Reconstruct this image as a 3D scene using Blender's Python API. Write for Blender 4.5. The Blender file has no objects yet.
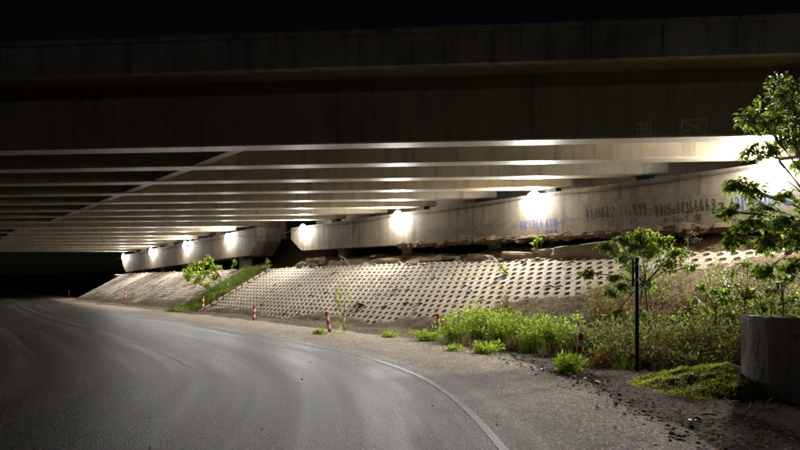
import bpy, math, random
import numpy as np
from mathutils import Vector, Matrix, noise as mnoise

rnd = random.Random(7)
nrng = np.random.default_rng(7)
SC = bpy.context.scene
COL = SC.collection
R = math.radians

# ------------------------------------------------------------------ camera, sky, added fill, exposure
CAM_H = 1.55
cam_data = bpy.data.cameras.new('camera')
cam = bpy.data.objects.new('camera', cam_data)
COL.objects.link(cam)
cam.location = (0, 0, CAM_H)
cam.rotation_euler = (R(90), 0, 0)
cam_data.sensor_width = 36
cam_data.lens = 28
cam_data.shift_y = 0.0725
cam_data.clip_end = 4000
SC.camera = cam

world = bpy.data.worlds.new('World')
SC.world = world
world.use_nodes = True
wn = world.node_tree
wbg = wn.nodes['Background']
sky = wn.nodes.new('ShaderNodeTexSky')
sky.sky_type = 'NISHITA'
sky.sun_disc = False
sky.sun_elevation = R(9)
sky.sun_rotation = R(172)
wn.links.new(sky.outputs[0], wbg.inputs[0])
wbg.inputs[1].default_value = 0.0005

moon_fill_d = bpy.data.lights.new('moon', 'SUN')
moon_fill_d.energy = 0.027  # weak unseen source, added as fill for the bridge face and curved wall
moon_fill_d.angle = R(0.5)
moon_fill_d.color = (0.92, 0.95, 1.0)
moon = bpy.data.objects.new('moon', moon_fill_d)
COL.objects.link(moon)
moon.rotation_euler = (R(81), 0, R(8))
moon.location = (-10, -20, 30)

SC.view_settings.view_transform = 'Standard'
SC.view_settings.look = 'None'
SC.view_settings.exposure = 0.35
SC.view_settings.gamma = 1.0
SC.view_settings.use_curve_mapping = False
SC.cycles.use_denoising = True
SC.cycles.max_bounces = 6
SC.cycles.sample_clamp_indirect = 3.0
LAMP_L = 920.0                 # radiance of the lamp domes

# ------------------------------------------------------------------ the place's own axes
F = 622.2
AW = R(39.35)
D = Vector((-math.sin(AW), math.cos(AW), 0))      # along the abutment, away from the camera
N = Vector((math.cos(AW), math.sin(AW), 0))       # from the road into the embankment
CW = 17.2
AG = R(84.9)
G = Vector((-math.sin(AG), math.cos(AG), 0))      # along the girders, to the left
M = Vector((math.cos(AG), math.sin(AG), 0))       # across the girders, away from the camera
UP = Vector((0, 0, 1))


def W(s, d, z=0.0):
    """point from abutment coordinates: s along, d behind the face, z up"""
    p = N * (CW + d) + D * s
    return Vector((p.x, p.y, z))


def s_at(px):
    Y = F * CW / (math.cos(AW) * (px + 110.0))
    return (Y - math.sin(AW) * CW) / math.cos(AW)


def gp(px, py, z=0.0):
    Y = (CAM_H - z) * F / (py - 283.0)
    return Vector(((px - 400.0) / F * Y, Y, z))


def at(px, py, Y):
    return Vector(((px - 400.0) / F * Y, Y, CAM_H + (283.0 - py) / F * Y))


def sstep(a, b, x):
    t = min(1.0, max(0.0, (x - a) / (b - a)))
    return t * t * (3 - 2 * t)


def n2(x, y, sc, seed=0.0):
    return mnoise.noise(Vector((x * sc, y * sc, seed)))


# ------------------------------------------------------------------ materials
def new_mat(name):
    m = bpy.data.materials.new(name)
    m.use_nodes = True
    nt = m.node_tree
    b = nt.nodes['Principled BSDF']
    return m, nt, b


def nd(nt, kind, **kw):
    n = nt.nodes.new(kind)
    for k, v in kw.items():
        setattr(n, k, v)
    return n


def noise_n(nt, vec, scale, detail=6, rough=0.6, dist=0.0):
    n = nd(nt, 'ShaderNodeTexNoise')
    n.inputs['Scale'].default_value = scale
    n.inputs['Detail'].default_value = detail
    n.inputs['Roughness'].default_value = rough
    n.inputs['Distortion'].default_value = dist
    nt.links.new(vec, n.inputs['Vector'])
    return n.outputs['Fac']


def ramp(nt, fac, stops):
    r = nd(nt, 'ShaderNodeValToRGB')
    el = r.color_ramp.elements
    while len(el) > 1:
        el.remove(el[-1])
    el[0].position = stops[0][0]
    c = stops[0][1]
    el[0].color = (*c, 1) if len(c) == 3 else c
    for p, c in stops[1:]:
        e = el.new(p)
        e.color = (*c, 1) if len(c) == 3 else c
    nt.links.new(fac, r.inputs[0])
    return r.outputs[0]


def mix(nt, fac, a, b, mode='MIX'):
    m = nd(nt, 'ShaderNodeMixRGB', blend_type=mode)
    for i, v in ((0, fac), (1, a), (2, b)):
        if isinstance(v, (int, float)):
            m.inputs[i].default_value = v
        elif isinstance(v, tuple):
            m.inputs[i].default_value = (*v, 1)
        else:
            nt.links.new(v, m.inputs[i])
    return m.outputs[0]


def math_n(nt, op, a, b=0.0):
    m = nd(nt, 'ShaderNodeMath', operation=op)
    for i, v in ((0, a), (1, b)):
        if isinstance(v, (int, float)):
            m.inputs[i].default_value = v
        else:
            nt.links.new(v, m.inputs[i])
    return m.outputs[0]


def bump(nt, b, h, strength, dist=0.02):
    bn = nd(nt, 'ShaderNodeBump')
    bn.inputs['Strength'].default_value = strength
    bn.inputs['Distance'].default_value = dist
    nt.links.new(h, bn.inputs['Height'])
    nt.links.new(bn.outputs[0], b.inputs['Normal'])


def objvec(nt, sx=1, sy=1, sz=1):
    tc = nd(nt, 'ShaderNodeTexCoord')
    mp = nd(nt, 'ShaderNodeMapping')
    mp.inputs['Scale'].default_value = (sx, sy, sz)
    nt.links.new(tc.outputs['Object'], mp.inputs[0])
    return mp.outputs[0]


def concrete(name, base, dark, warm=None, stain=0.5, rough=0.85, bmp=0.35, grain=30, world_pos=False):
    m, nt, b = new_mat(name)
    v = nd(nt, 'ShaderNodeNewGeometry').outputs['Position'] if world_pos else objvec(nt)
    big = noise_n(nt, v, 0.55, 8, 0.65, 0.4)
    fine = noise_n(nt, v, grain, 5, 0.7)
    vs = objvec(nt, 3.2, 3.2, 0.25)                      # runs of dirty water
    streak = noise_n(nt, vs, 1.3, 7, 0.62, 0.2)
    c = mix(nt, ramp(nt, big, [(0.32, (0, 0, 0)), (0.68, (1, 1, 1))]), dark, base)
    if warm:
        mid = noise_n(nt, v, 1.9, 6, 0.6, 0.6)
        c = mix(nt, ramp(nt, mid, [(0.48, (0, 0, 0)), (0.72, (0.75, 0.75, 0.75))]), c, warm)
    c = mix(nt, ramp(nt, streak, [(0.5, (0, 0, 0)), (0.75, (stain, stain, stain))]), c, tuple(x * 0.42 for x in dark))
    c = mix(nt, 0.35, c, ramp(nt, fine, [(0.3, (0.25, 0.25, 0.25)), (0.7, (0.75, 0.75, 0.75))]), 'OVERLAY')
    nt.links.new(c, b.inputs['Base Color'])
    b.inputs['Roughness'].default_value = rough
    h = mix(nt, 0.4, fine, noise_n(nt, v, 4.0, 6, 0.6))
    bump(nt, b, h, bmp, 0.03)
    return m


MAT = {}
MAT['girder'] = concrete('girder_concrete', (0.30, 0.255, 0.18), (0.20, 0.165, 0.115), (0.25, 0.185, 0.105), 0.75, 0.55, 0.25)
MAT['cap'] = concrete('cap_concrete', (0.255, 0.22, 0.17), (0.125, 0.104, 0.078), (0.19, 0.142, 0.09), 0.9)
MAT['parapet'] = concrete('parapet_concrete', (0.40, 0.36, 0.31), (0.16, 0.145, 0.125), None, 0.95)
MAT['block'] = concrete('paving_concrete', (0.41, 0.358, 0.29), (0.235, 0.195, 0.145), (0.30, 0.205, 0.085), 0.5, 0.9, 0.6, 22, True)
MAT['well'] = concrete('well_concrete', (0.50, 0.47, 0.42), (0.27, 0.255, 0.23), None, 0.9, 0.9, 1.0, 9)
MAT['rock'] = concrete('rubble_concrete', (0.28, 0.235, 0.17), (0.15, 0.118, 0.083), (0.24, 0.17, 0.10), 0.4, 0.95, 1.0, 14)
MAT['column'] = concrete('column_concrete', (0.2, 0.165, 0.125), (0.11, 0.09, 0.07), None, 0.6)


def soil_mat(name, a, b_, c_, sc=1.0):
    m, nt, b = new_mat(name)
    v = objvec(nt)
    big = noise_n(nt, v, 0.6 * sc, 8, 0.6, 0.4)
    mid = noise_n(nt, v, 5 * sc, 8, 0.7)
    fine = noise_n(nt, v, 55 * sc, 4, 0.7)
    c = mix(nt, ramp(nt, big, [(0.36, (0, 0, 0)), (0.64, (1, 1, 1))]), a, b_)
    c = mix(nt, ramp(nt, mid, [(0.45, (0, 0, 0)), (0.7, (1, 1, 1))]), c, c_)
    c = mix(nt, 0.6, c, ramp(nt, fine, [(0.3, (0.15, 0.15, 0.15)), (0.7, (0.85, 0.85, 0.85))]), 'OVERLAY')
    nt.links.new(c, b.inputs['Base Color'])
    b.inputs['Roughness'].default_value = 0.95
    b.inputs['Specular IOR Level'].default_value = 0.15
    bump(nt, b, mix(nt, 0.5, mid, fine), 0.9, 0.06)
    return m


MAT['soil'] = soil_mat('embankment_soil', (0.10, 0.072, 0.046), (0.17, 0.122, 0.07), (0.05, 0.036, 0.025))
MAT['ground'] = soil_mat('roadside_dirt', (0.085, 0.068, 0.052), (0.125, 0.10, 0.078), (0.05, 0.04, 0.03))
MAT['backdrop_hill'] = soil_mat('backdrop_hill_scrub', (0.04, 0.05, 0.025), (0.06, 0.06, 0.03), (0.03, 0.035, 0.02), 0.2)


def flat_mat(name, col, rough=0.6, metal=0.0, vary=0.25, spec=0.5):
    m, nt, b = new_mat(name)
    v = objvec(nt)
    f = noise_n(nt, v, 9, 6, 0.65)
    c = mix(nt, ramp(nt, f, [(0.35, (0, 0, 0)), (0.7, (1, 1, 1))]), tuple(x * (1 - vary) for x in col), col)
    nt.links.new(c, b.inputs['Base Color'])
    b.inputs['Roughness'].default_value = rough
    b.inputs['Metallic'].default_value = metal
    b.inputs['Specular IOR Level'].default_value = spec
    bump(nt, b, f, 0.15, 0.01)
    return m


def worn_paint(name, col, under, lo=0.45, hi=0.6, sc=6.0, rough=0.6, patchy=False):
    m, nt, b = new_mat(name)
    v = objvec(nt)
    f = noise_n(nt, v, sc, 9, 0.72)
    c = mix(nt, ramp(nt, f, [(lo, (0, 0, 0)), (hi, (1, 1, 1))]), under, col)
    nt.links.new(c, b.inputs['Base Color'])
    b.inputs['Roughness'].default_value = rough
    if patchy:
        f2 = noise_n(nt, v, sc * 2.2, 6, 0.7)
        f3 = noise_n(nt, v, 1.1, 3, 0.6)
        k = math_n(nt, 'ADD', f2, math_n(nt, 'MULTIPLY', math_n(nt, 'SUBTRACT', f3, 0.5), 0.8))
        nt.links.new(ramp(nt, k, [(0.22, (0.35, 0.35, 0.35)), (0.46, (0.95, 0.95, 0.95))]), b.inputs['Alpha'])
    return m


MAT['red'] = worn_paint('red_post_paint', (0.55, 0.035, 0.03), (0.24, 0.06, 0.04), 0.3, 0.55, 25)
MAT['white'] = worn_paint('white_post_paint', (0.72, 0.70, 0.64), (0.38, 0.33, 0.26), 0.3, 0.55, 25)
MAT['pole'] = flat_mat('dark_green_steel', (0.022, 0.034, 0.028), 0.75, 0.0, 0.4, 0.25)
MAT['steel'] = flat_mat('galvanised_steel', (0.30, 0.30, 0.30), 0.45, 0.7)
MAT['cable'] = flat_mat('grey_cable', (0.10, 0.085, 0.07), 0.6)
MAT['black_spray'] = worn_paint('black_spray_paint', (0.012, 0.011, 0.010), (0.08, 0.068, 0.052), 0.36, 0.56, 14, 0.8, patchy=True)
MAT['blue_spray'] = worn_paint('blue_spray_paint', (0.02, 0.05, 0.24), (0.10, 0.11, 0.17), 0.30, 0.5, 14, 0.8, patchy=True)
MAT['faded_blue'] = worn_paint('faded_blue_spray_paint', (0.07, 0.08, 0.15), (0.18, 0.16, 0.135), 0.40, 0.6, 10, 0.8, patchy=True)
MAT['faded_grey'] = worn_paint('faded_grey_spray_paint', (0.085, 0.075, 0.065), (0.19, 0.165, 0.13), 0.40, 0.6, 10, 0.8, patchy=True)
MAT['smear'] = worn_paint('painted_out_smear', (0.135, 0.122, 0.103), (0.20, 0.172, 0.132), 0.42, 0.6, 3, 0.85, patchy=True)
MAT['chalk'] = worn_paint('pale_stencil_paint', (0.75, 0.72, 0.62), (0.40, 0.36, 0.28), 0.35, 0.6, 12, 0.8, patchy=True)
MAT['litter'] = flat_mat('white_plastic_scrap', (0.72, 0.72, 0.70), 0.4)
MAT['wood'] = flat_mat('weathered_wood', (0.36, 0.27, 0.17), 0.85)
MAT['bark'] = flat_mat('bark', (0.16, 0.11, 0.07), 0.9)
MAT['stem'] = flat_mat('dry_stem', (0.26, 0.19, 0.11), 0.9)


def globe_mat():
    m, nt, b = new_mat('lit_lamp_globe')
    e = nd(nt, 'ShaderNodeEmission')
    e.inputs[0].default_value = (1.0, 0.98, 0.945, 1)
    e.inputs[1].default_value = LAMP_L
    nt.links.new(e.outputs[0], nt.nodes['Material Output'].inputs[0])
    return m


MAT['globe'] = globe_mat()


def leaf_mat(name, a, b_, c_=None, trans=0.45, rough=0.5):
    m, nt, b = new_mat(name)
    geo = nd(nt, 'ShaderNodeNewGeometry')
    stops = [(0.0, a), (0.6, b_)]
    if c_:
        stops += [(0.93, b_), (1.0, c_)]
    c = ramp(nt, geo.outputs['Random Per Island'], stops)
    nt.links.new(c, b.inputs['Base Color'])
    b.inputs['Roughness'].default_value = rough
    b.inputs['Specular IOR Level'].default_value = 0.35
    t = nd(nt, 'ShaderNodeBsdfTranslucent')
    nt.links.new(mix(nt, 1.0, c, (1.6, 1.7, 0.9), 'MULTIPLY'), t.inputs[0])
    ms = nd(nt, 'ShaderNodeMixShader')
    ms.inputs[0].default_value = trans
    nt.links.new(b.outputs[0], ms.inputs[1])
    nt.links.new(t.outputs[0], ms.inputs[2])
    nt.links.new(ms.outputs[0], nt.nodes['Material Output'].inputs[0])
    return m


MAT['tree_leaf'] = leaf_mat('tree_leaf', (0.085, 0.12, 0.028), (0.19, 0.245, 0.065), (0.34, 0.34, 0.12), 0.5)
MAT['herb'] = leaf_mat('herb_leaf', (0.15, 0.21, 0.03), (0.30, 0.375, 0.06), (0.42, 0.41, 0.13), 0.55)
MAT['strip_grass'] = leaf_mat('green_grass', (0.08, 0.13, 0.02), (0.19, 0.25, 0.05), (0.33, 0.31, 0.12), 0.4)
MAT['scrub'] = leaf_mat('scrub_leaf', (0.085, 0.105, 0.035), (0.20, 0.215, 0.08), (0.36, 0.32, 0.17), 0.45)
MAT['dry'] = leaf_mat('dry_grass', (0.07, 0.05, 0.033), (0.25, 0.18, 0.115), (0.42, 0.35, 0.25), 0.3, 0.8)
MAT['brown_leaf'] = leaf_mat('dead_leaf', (0.16, 0.085, 0.035), (0.27, 0.15, 0.06), (0.34, 0.22, 0.10), 0.25, 0.8)
MAT['moss'] = leaf_mat('moss_grass', (0.20, 0.24, 0.022), (0.36, 0.39, 0.045), (0.42, 0.38, 0.10), 0.5)


def road_mat():
    m, nt, b = new_mat('asphalt')
    v = objvec(nt)
    uv = nd(nt, 'ShaderNodeUVMap')
    uv.uv_map = 'lane'
    sep = nd(nt, 'ShaderNodeSeparateXYZ')
    nt.links.new(uv.outputs[0], sep.inputs[0])
    off, lng = sep.outputs[0], sep.outputs[1]
    grit = nd(nt, 'ShaderNodeTexVoronoi')
    grit.inputs['Scale'].default_value = 62
    nt.links.new(v, grit.inputs['Vector'])
    fine = noise_n(nt, v, 42, 3, 0.6)
    big = noise_n(nt, v, 0.33, 7, 0.6, 0.5)
    # streaks along the lane: stretched lane coordinates
    mp = nd(nt, 'ShaderNodeMapping')
    mp.inputs['Scale'].default_value = (1.5, 0.06, 1)
    nt.links.new(uv.outputs[0], mp.inputs[0])
    streak = noise_n(nt, mp.outputs[0], 1.4, 7, 0.6, 0.3)
    c = mix(nt, ramp(nt, big, [(0.3, (0, 0, 0)), (0.7, (1, 1, 1))]), (0.022, 0.0188, 0.0153), (0.039, 0.0335, 0.0272))
    c = mix(nt, ramp(nt, streak, [(0.5, (0, 0, 0)), (0.78, (0.8, 0.8, 0.8))]), c, (0.078, 0.069, 0.058))
    tyre = nd(nt, 'ShaderNodeMapping')
    tyre.inputs['Scale'].default_value = (2.6, 0.035, 1)
    nt.links.new(uv.outputs[0], tyre.inputs[0])
    c = mix(nt, ramp(nt, noise_n(nt, tyre.outputs[0], 1.0, 5, 0.6, 0.15), [(0.52, (0, 0, 0)), (0.66, (0.6, 0.6, 0.6))]), c, (0.014, 0.0128, 0.0115))
    # dust drifted over the shoulder and along the line
    wob = math_n(nt, 'MULTIPLY', math_n(nt, 'SUBTRACT', noise_n(nt, v, 0.8, 7, 0.65), 0.5), 1.6)
    wob2 = math_n(nt, 'MULTIPLY', math_n(nt, 'SUBTRACT', streak, 0.5), 1.6)
    o2 = math_n(nt, 'ADD', off, math_n(nt, 'ADD', wob, wob2))
    dust = ramp(nt, math_n(nt, 'DIVIDE', math_n(nt, 'ADD', o2, 1.0), 4.0), [(0.06, (0, 0, 0)), (0.58, (0.95, 0.95, 0.95))])
    c = mix(nt, dust, c, mix(nt, ramp(nt, noise_n(nt, v, 2.2, 8, 0.7), [(0.35, (0, 0, 0)), (0.65, (1, 1, 1))]), (0.22, 0.186, 0.14), (0.36, 0.30, 0.225)))
    # outer rim breaks up into the roadside dirt
    rim = nd(nt, 'ShaderNodeUVMap')
    rim.uv_map = 'rim'
    rsep = nd(nt, 'ShaderNodeSeparateXYZ')
    nt.links.new(rim.outputs[0], rsep.inputs[0])
    rk = math_n(nt, 'ADD', rsep.outputs[0], math_n(nt, 'MULTIPLY', math_n(nt, 'SUBTRACT', noise_n(nt, v, 2.6, 8, 0.7), 0.5), 0.9))
    c = mix(nt, ramp(nt, rk, [(0.8, (0, 0, 0)), (1.05, (1, 1, 1))]), c, (0.11, 0.088, 0.065))
    # cracks and tyre marks
    cr = nd(nt, 'ShaderNodeTexVoronoi', feature='DISTANCE_TO_EDGE')
    cr.inputs['Scale'].default_value = 0.35
    dv = nd(nt, 'ShaderNodeVectorMath', operation='ADD')
    nz = nd(nt, 'ShaderNodeTexNoise')
    nz.inputs['Scale'].default_value = 1.3
    nz.inputs['Detail'].default_value = 6
    nt.links.new(v, nz.inputs['Vector'])
    nt.links.new(v, dv.inputs[0])
    nt.links.new(nz.outputs['Color'], dv.inputs[1])
    nt.links.new(dv.outputs[0], cr.inputs['Vector'])
    crk = ramp(nt, cr.outputs['Distance'], [(0.0, (0.55, 0.55, 0.55)), (0.006, (0, 0, 0))])
    c = mix(nt, crk, c, (0.02, 0.018, 0.016))
    gs = nd(nt, 'ShaderNodeSeparateXYZ')
    nt.links.new(grit.outputs['Color'], gs.inputs[0])
    speck = ramp(nt, gs.outputs[0], [(0.0, (0.22, 0.22, 0.22)), (0.55, (0.72, 0.70, 0.68)), (0.88, (1.6, 1.5, 1.4)), (1.0, (4.4, 4.0, 3.5))])
    c = mix(nt, 1.0, c, speck, 'MULTIPLY')
    c = mix(nt, 0.6, c, ramp(nt, fine, [(0.25, (0.15, 0.15, 0.15)), (0.7, (0.85, 0.85, 0.85))]), 'OVERLAY')
    nt.links.new(c, b.inputs['Base Color'])
    rg = ramp(nt, streak, [(0.3, (0.47, 0.47, 0.47)), (0.7, (0.60, 0.60, 0.60))])
    rg = mix(nt, dust, rg, (0.85, 0.85, 0.85))
    nt.links.new(rg, b.inputs['Roughness'])
    b.inputs['Specular IOR Level'].default_value = 0.13
    b.inputs['Specular Tint'].default_value = (1.0, 0.88, 0.74, 1)
    h = mix(nt, 0.5, fine, grit.outputs['Distance'])
    bump(nt, b, h, 0.55, 0.011)
    return m


MAT['road'] = road_mat()


def line_mat():
    m, nt, b = new_mat('worn_lane_paint')
    v = objvec(nt)
    f = noise_n(nt, v, 7, 9, 0.75)
    g = noise_n(nt, v, 0.45, 5, 0.6)
    k = math_n(nt, 'ADD', f, math_n(nt, 'MULTIPLY', math_n(nt, 'SUBTRACT', g, 0.5), 0.9))
    c = mix(nt, ramp(nt, k, [(0.40, (0, 0, 0)), (0.62, (0.85, 0.85, 0.85))]), (0.055, 0.048, 0.04), (0.15, 0.134, 0.11))
    nt.links.new(c, b.inputs['Base Color'])
    b.inputs['Specular IOR Level'].default_value = 0.13
    b.inputs['Roughness'].default_value = 0.55
    bump(nt, b, noise_n(nt, v, 42, 3, 0.6), 0.4, 0.01)
    return m


MAT['line'] = line_mat()


# ------------------------------------------------------------------ mesh helpers
def link(name, mesh, mat=None, parent=None):
    o = bpy.data.objects.new(name, mesh)
    COL.objects.link(o)
    if mat is not None:
        mesh.materials.append(MAT[mat] if isinstance(mat, str) else mat)
    if parent is not None:
        o.parent = parent
    return o


def tag(o, label=None, cat=None, group=None, kind=None):
    if label:
        o['label'] = label
    if cat:
        o['category'] = cat
    if group:
        o['group'] = group
    if kind:
        o['kind'] = kind
    return o


def empty(name, loc=(0, 0, 0)):
    o = bpy.data.objects.new(name, None)
    o.empty_display_size = 0.2
    o.location = loc
    COL.objects.link(o)
    return o


class MB:
    def __init__(self, org=(0, 0, 0)):
        self.v, self.f, self.o = [], [], Vector(org)

    def add(self, verts, faces):
        k = len(self.v)
        self.v += [tuple(Vector(p) - self.o) for p in verts]
        self.f += [tuple(i + k for i in fc) for fc in faces]
        return self

    def prism(self, poly, vec):
        """closed prism: polygon (list of points) swept by vec"""
        n = len(poly)
        vec = Vector(vec)
        vs = [Vector(p) for p in poly] + [Vector(p) + vec for p in poly]
        fs = [tuple(range(n))[::-1], tuple(range(n, 2 * n))]
        fs += [(i, (i + 1) % n, n + (i + 1) % n, n + i) for i in range(n)]
        return self.add(vs, fs)

    def hexa(self, a, b):
        """two 4-point rings joined"""
        return self.add(list(a) + list(b), [(3, 2, 1, 0), (4, 5, 6, 7), (0, 1, 5, 4), (1, 2, 6, 5), (2, 3, 7, 6), (3, 0, 4, 7)])

    def box(self, c, ex, ey, ez):
        c, ex, ey, ez = Vector(c), Vector(ex) / 2, Vector(ey) / 2, Vector(ez) / 2
        a = [c - ex - ey - ez, c + ex - ey - ez, c + ex + ey - ez, c - ex + ey - ez]
        b = [p + ez * 2 for p in a]
        return self.hexa(a, b)

    def tube(self, pts, rads, n=7, cap=True):
        pts = [Vector(p) for p in pts]
        if isinstance(rads, (int, float)):
            rads = [rads] * len(pts)
        rings = []
        for i, p in enumerate(pts):
            t = (pts[min(i + 1, len(pts) - 1)] - pts[max(i - 1, 0)]).normalized()
            u = t.cross(Vector((0.13, 0.29, 1)) if abs(t.z) < 0.9 else Vector((1, 0.2, 0))).normalized()
            w = t.cross(u)
            rings.append([p + (u * math.cos(2 * math.pi * k / n) + w * math.sin(2 * math.pi * k / n)) * rads[i] for k in range(n)])
        vs = [q for r in rings for q in r]
        fs = []
        for i in range(len(pts) - 1):
            for k in range(n):
                fs.append((i * n + k, i * n + (k + 1) % n, (i + 1) * n + (k + 1) % n, (i + 1) * n + k))
        if cap:
            fs.append(tuple(range(n))[::-1])
            fs.append(tuple((len(pts) - 1) * n + k for k in range(n)))
        return self.add(vs, fs)

    def lathe(self, prof, n=24, c=(0, 0, 0)):
        c = Vector(c)
        vs, fs = [], []
        for r, z in prof:
            for k in range(n):
                a = 2 * math.pi * k / n
                vs.append(c + Vector((r * math.cos(a), r * math.sin(a), z)))
        for i in range(len(prof) - 1):
            for k in range(n):
                fs.append((i * n + k, i * n + (k + 1) % n, (i + 1) * n + (k + 1) % n, (i + 1) * n + k))
        return self.add(vs, fs)

    def build(self, name, mat, parent=None, smooth=False, bevel=0.0):
        me = bpy.data.meshes.new(name)
        me.from_pydata(self.v, [], self.f)
        me.update()
        if smooth:
            me.shade_smooth()
        o = link(name, me, mat, parent)
        if parent is None:
            o.location = self.o
        if bevel:
            bv = o.modifiers.new('bevel', 'BEVEL')
            bv.width = bevel
            bv.segments = 2
            bv.limit_method = 'ANGLE'
        return o


def np_mesh(name, verts, faces, smooth=False):
    verts = np.asarray(verts, dtype=np.float32)
    faces = np.asarray(faces, dtype=np.int32)
    me = bpy.data.meshes.new(name)
    nf, k = faces.shape
    me.vertices.add(len(verts))
    me.vertices.foreach_set('co', verts.ravel())
    me.loops.add(nf * k)
    me.loops.foreach_set('vertex_index', faces.ravel())
    me.polygons.add(nf)
    me.polygons.foreach_set('loop_start', np.arange(0, nf * k, k, dtype=np.int32))
    me.polygons.foreach_set('loop_total', np.full(nf, k, dtype=np.int32))
    me.update(calc_edges=True)
    me.validate()
    if smooth:
        me.shade_smooth()
    return me


# leaf templates: x across, y along, z up
LEAF_V = np.array([(0, 0, 0), (0.26, 0.3, 0.05), (0.22, 0.66, 0.0), (0, 1, -0.12), (-0.22, 0.66, 0.0), (-0.26, 0.3, 0.05), (0, 0.45, -0.05)])
LEAF_F = np.array([(0, 1, 6), (1, 2, 6), (2, 3, 6), (3, 4, 6), (4, 5, 6), (5, 0, 6)])
LEAF4_V = np.array([(0, 0, 0), (0.24, 0.45, 0.05), (0, 1, -0.08), (-0.24, 0.45, 0.05)])
LEAF4_F = np.array([(0, 1, 2), (0, 2, 3)])
BLADE_V = np.array([(-0.5, 0, 0), (0.5, 0, 0), (0.38, 0.5, 0.0), (-0.38, 0.5, 0.0), (0, 1, 0)])
BLADE_F = np.array([(0, 1, 2), (0, 2, 3), (3, 2, 4)])


def scatter(tmplV, tmplF, pos, ydir, xdir, sx, sy, bend=0.0):
    """place template at pos with y axis ydir, x axis about xdir; returns verts, faces"""
    pos = np.asarray(pos, float)
    n = len(pos)
    y = np.asarray(ydir, float)
    y = y / (np.linalg.norm(y, axis=1, keepdims=True) + 1e-9)
    x = np.asarray(xdir, float)
    x = x - (x * y).sum(1, keepdims=True) * y
    x = x / (np.linalg.norm(x, axis=1, keepdims=True) + 1e-9)
    z = np.cross(x, y)
    sx = np.broadcast_to(np.asarray(sx, float), (n,))
    sy = np.broadcast_to(np.asarray(sy, float), (n,))
    V = (pos[:, None, :] + tmplV[None, :, 0, None] * x[:, None, :] * sx[:, None, None]
         + tmplV[None, :, 1, None] * y[:, None, :] * sy[:, None, None]
         + tmplV[None, :, 2, None] * z[:, None, :] * sy[:, None, None])
    if bend is not None and np.any(bend):
        bd = np.broadcast_to(np.asarray(bend, float), (n,))
        V[:, :, 2] -= (tmplV[None, :, 1] ** 2) * bd[:, None] * sy[:, None]
    Fc = tmplF[None] + (np.arange(n) * len(tmplV))[:, None, None]
    return V.reshape(-1, 3), Fc.reshape(-1, tmplF.shape[1])


def rand_dirs(n, zlo=-1, zhi=1):
    a = nrng.uniform(0, 2 * math.pi, n)
    z = nrng.uniform(zlo, zhi, n)
    r = np.sqrt(np.maximum(0, 1 - z * z))
    return np.stack([r * np.cos(a), r * np.sin(a), z], 1)


# ------------------------------------------------------------------ ground, road
ground = MB().add([(-1500, -600, 0), (1500, -600, 0), (1500, 2200, 0), (-1500, 2200, 0)], [(0, 1, 2, 3)]).build('ground', 'ground')
tag(ground, kind='structure')

edge_ctl = [(-6, -26), (-1.8, -14), (0.35, -5), (0.98, 1.5), (0.955, 5.77), (0.8, 7.7), (0.48, 9.94), (0.0, 11.2), (-1.09, 13.6), (-3.26, 16.9),
            (-7.2, 22.4), (-12.4, 29.2), (-18.8, 38.2), (-27.3, 50.7), (-46, 77), (-67, 104), (-98, 143), (-150, 205)]


def smooth_path(ctl, step=0.35):
    """Catmull-Rom through the control points, resampled, then relaxed"""
    P = [Vector((x, y, 0)) for x, y in ctl]
    out = []
    for i in range(len(P) - 1):
        p0, p1, p2, p3 = P[max(i - 1, 0)], P[i], P[i + 1], P[min(i + 2, len(P) - 1)]
        k = max(2, int((p2 - p1).length / step))
        for j in range(k):
            t = j / k
            out.append(0.5 * ((2 * p1) + (p2 - p0) * t + (2 * p0 - 5 * p1 + 4 * p2 - p3) * t * t + (3 * p1 - p0 - 3 * p2 + p3) * t ** 3))
    out.append(P[-1])
    for _ in range(25):
        out = [out[0]] + [(out[i - 1] + out[i] * 2 + out[i + 1]) / 4 for i in range(1, len(out) - 1)] + [out[-1]]
    return out


path = smooth_path(edge_ctl)
tang = [(path[min(i + 1, len(path) - 1)] - path[max(i - 1, 0)]).normalized() for i in range(len(path))]
rightn = [Vector((t.y, -t.x, 0)) for t in tang]
plen = [0.0]
for i in range(1, len(path)):
    plen.append(plen[-1] + (path[i] - path[i - 1]).length)

offs = [-15, -11, -8, -6, -4, -2, -1, 0, 1, 1.6, 2.2, 2.8]


def shoulder(i):
    y = path[i].y
    w = 2.1 + 1.25 * sstep(7, 15, y)
    return w + 0.35 * n2(plen[i], 3.0, 0.35) + 0.22 * n2(plen[i], 9.0, 1.3)


rv, rf, ruv, rim_uv = [], [], [], []
for i in range(len(path)):
    w = shoulder(i)
    for k, of in enumerate(offs):
        o = of if of < 1 else 1 + (of - 1) / 1.8 * (w - 1)
        p = path[i] + rightn[i] * o
        z = 0.03 - (0.024 if k == len(offs) - 1 else 0.0)
        rv.append((p.x, p.y, z))
        ruv.append((o, plen[i]))
        rim_uv.append((max(0.0, o / w), 0.0))
no = len(offs)
for i in range(len(path) - 1):
    for k in range(no - 1):
        rf.append((i * no + k, i * no + k + 1, (i + 1) * no + k + 1, (i + 1) * no + k))
rme = bpy.data.meshes.new('road')
rme.from_pydata(rv, [], rf)
ul = rme.uv_layers.new(name='lane')
for lp in rme.loops:
    ul.data[lp.index].uv = ruv[lp.vertex_index]
ul2 = rme.uv_layers.new(name='rim')
for lp in rme.loops:
    ul2.data[lp.index].uv = rim_uv[lp.vertex_index]
rme.update()
road = link('road', rme, 'road')
tag(road, kind='structure')


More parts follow.
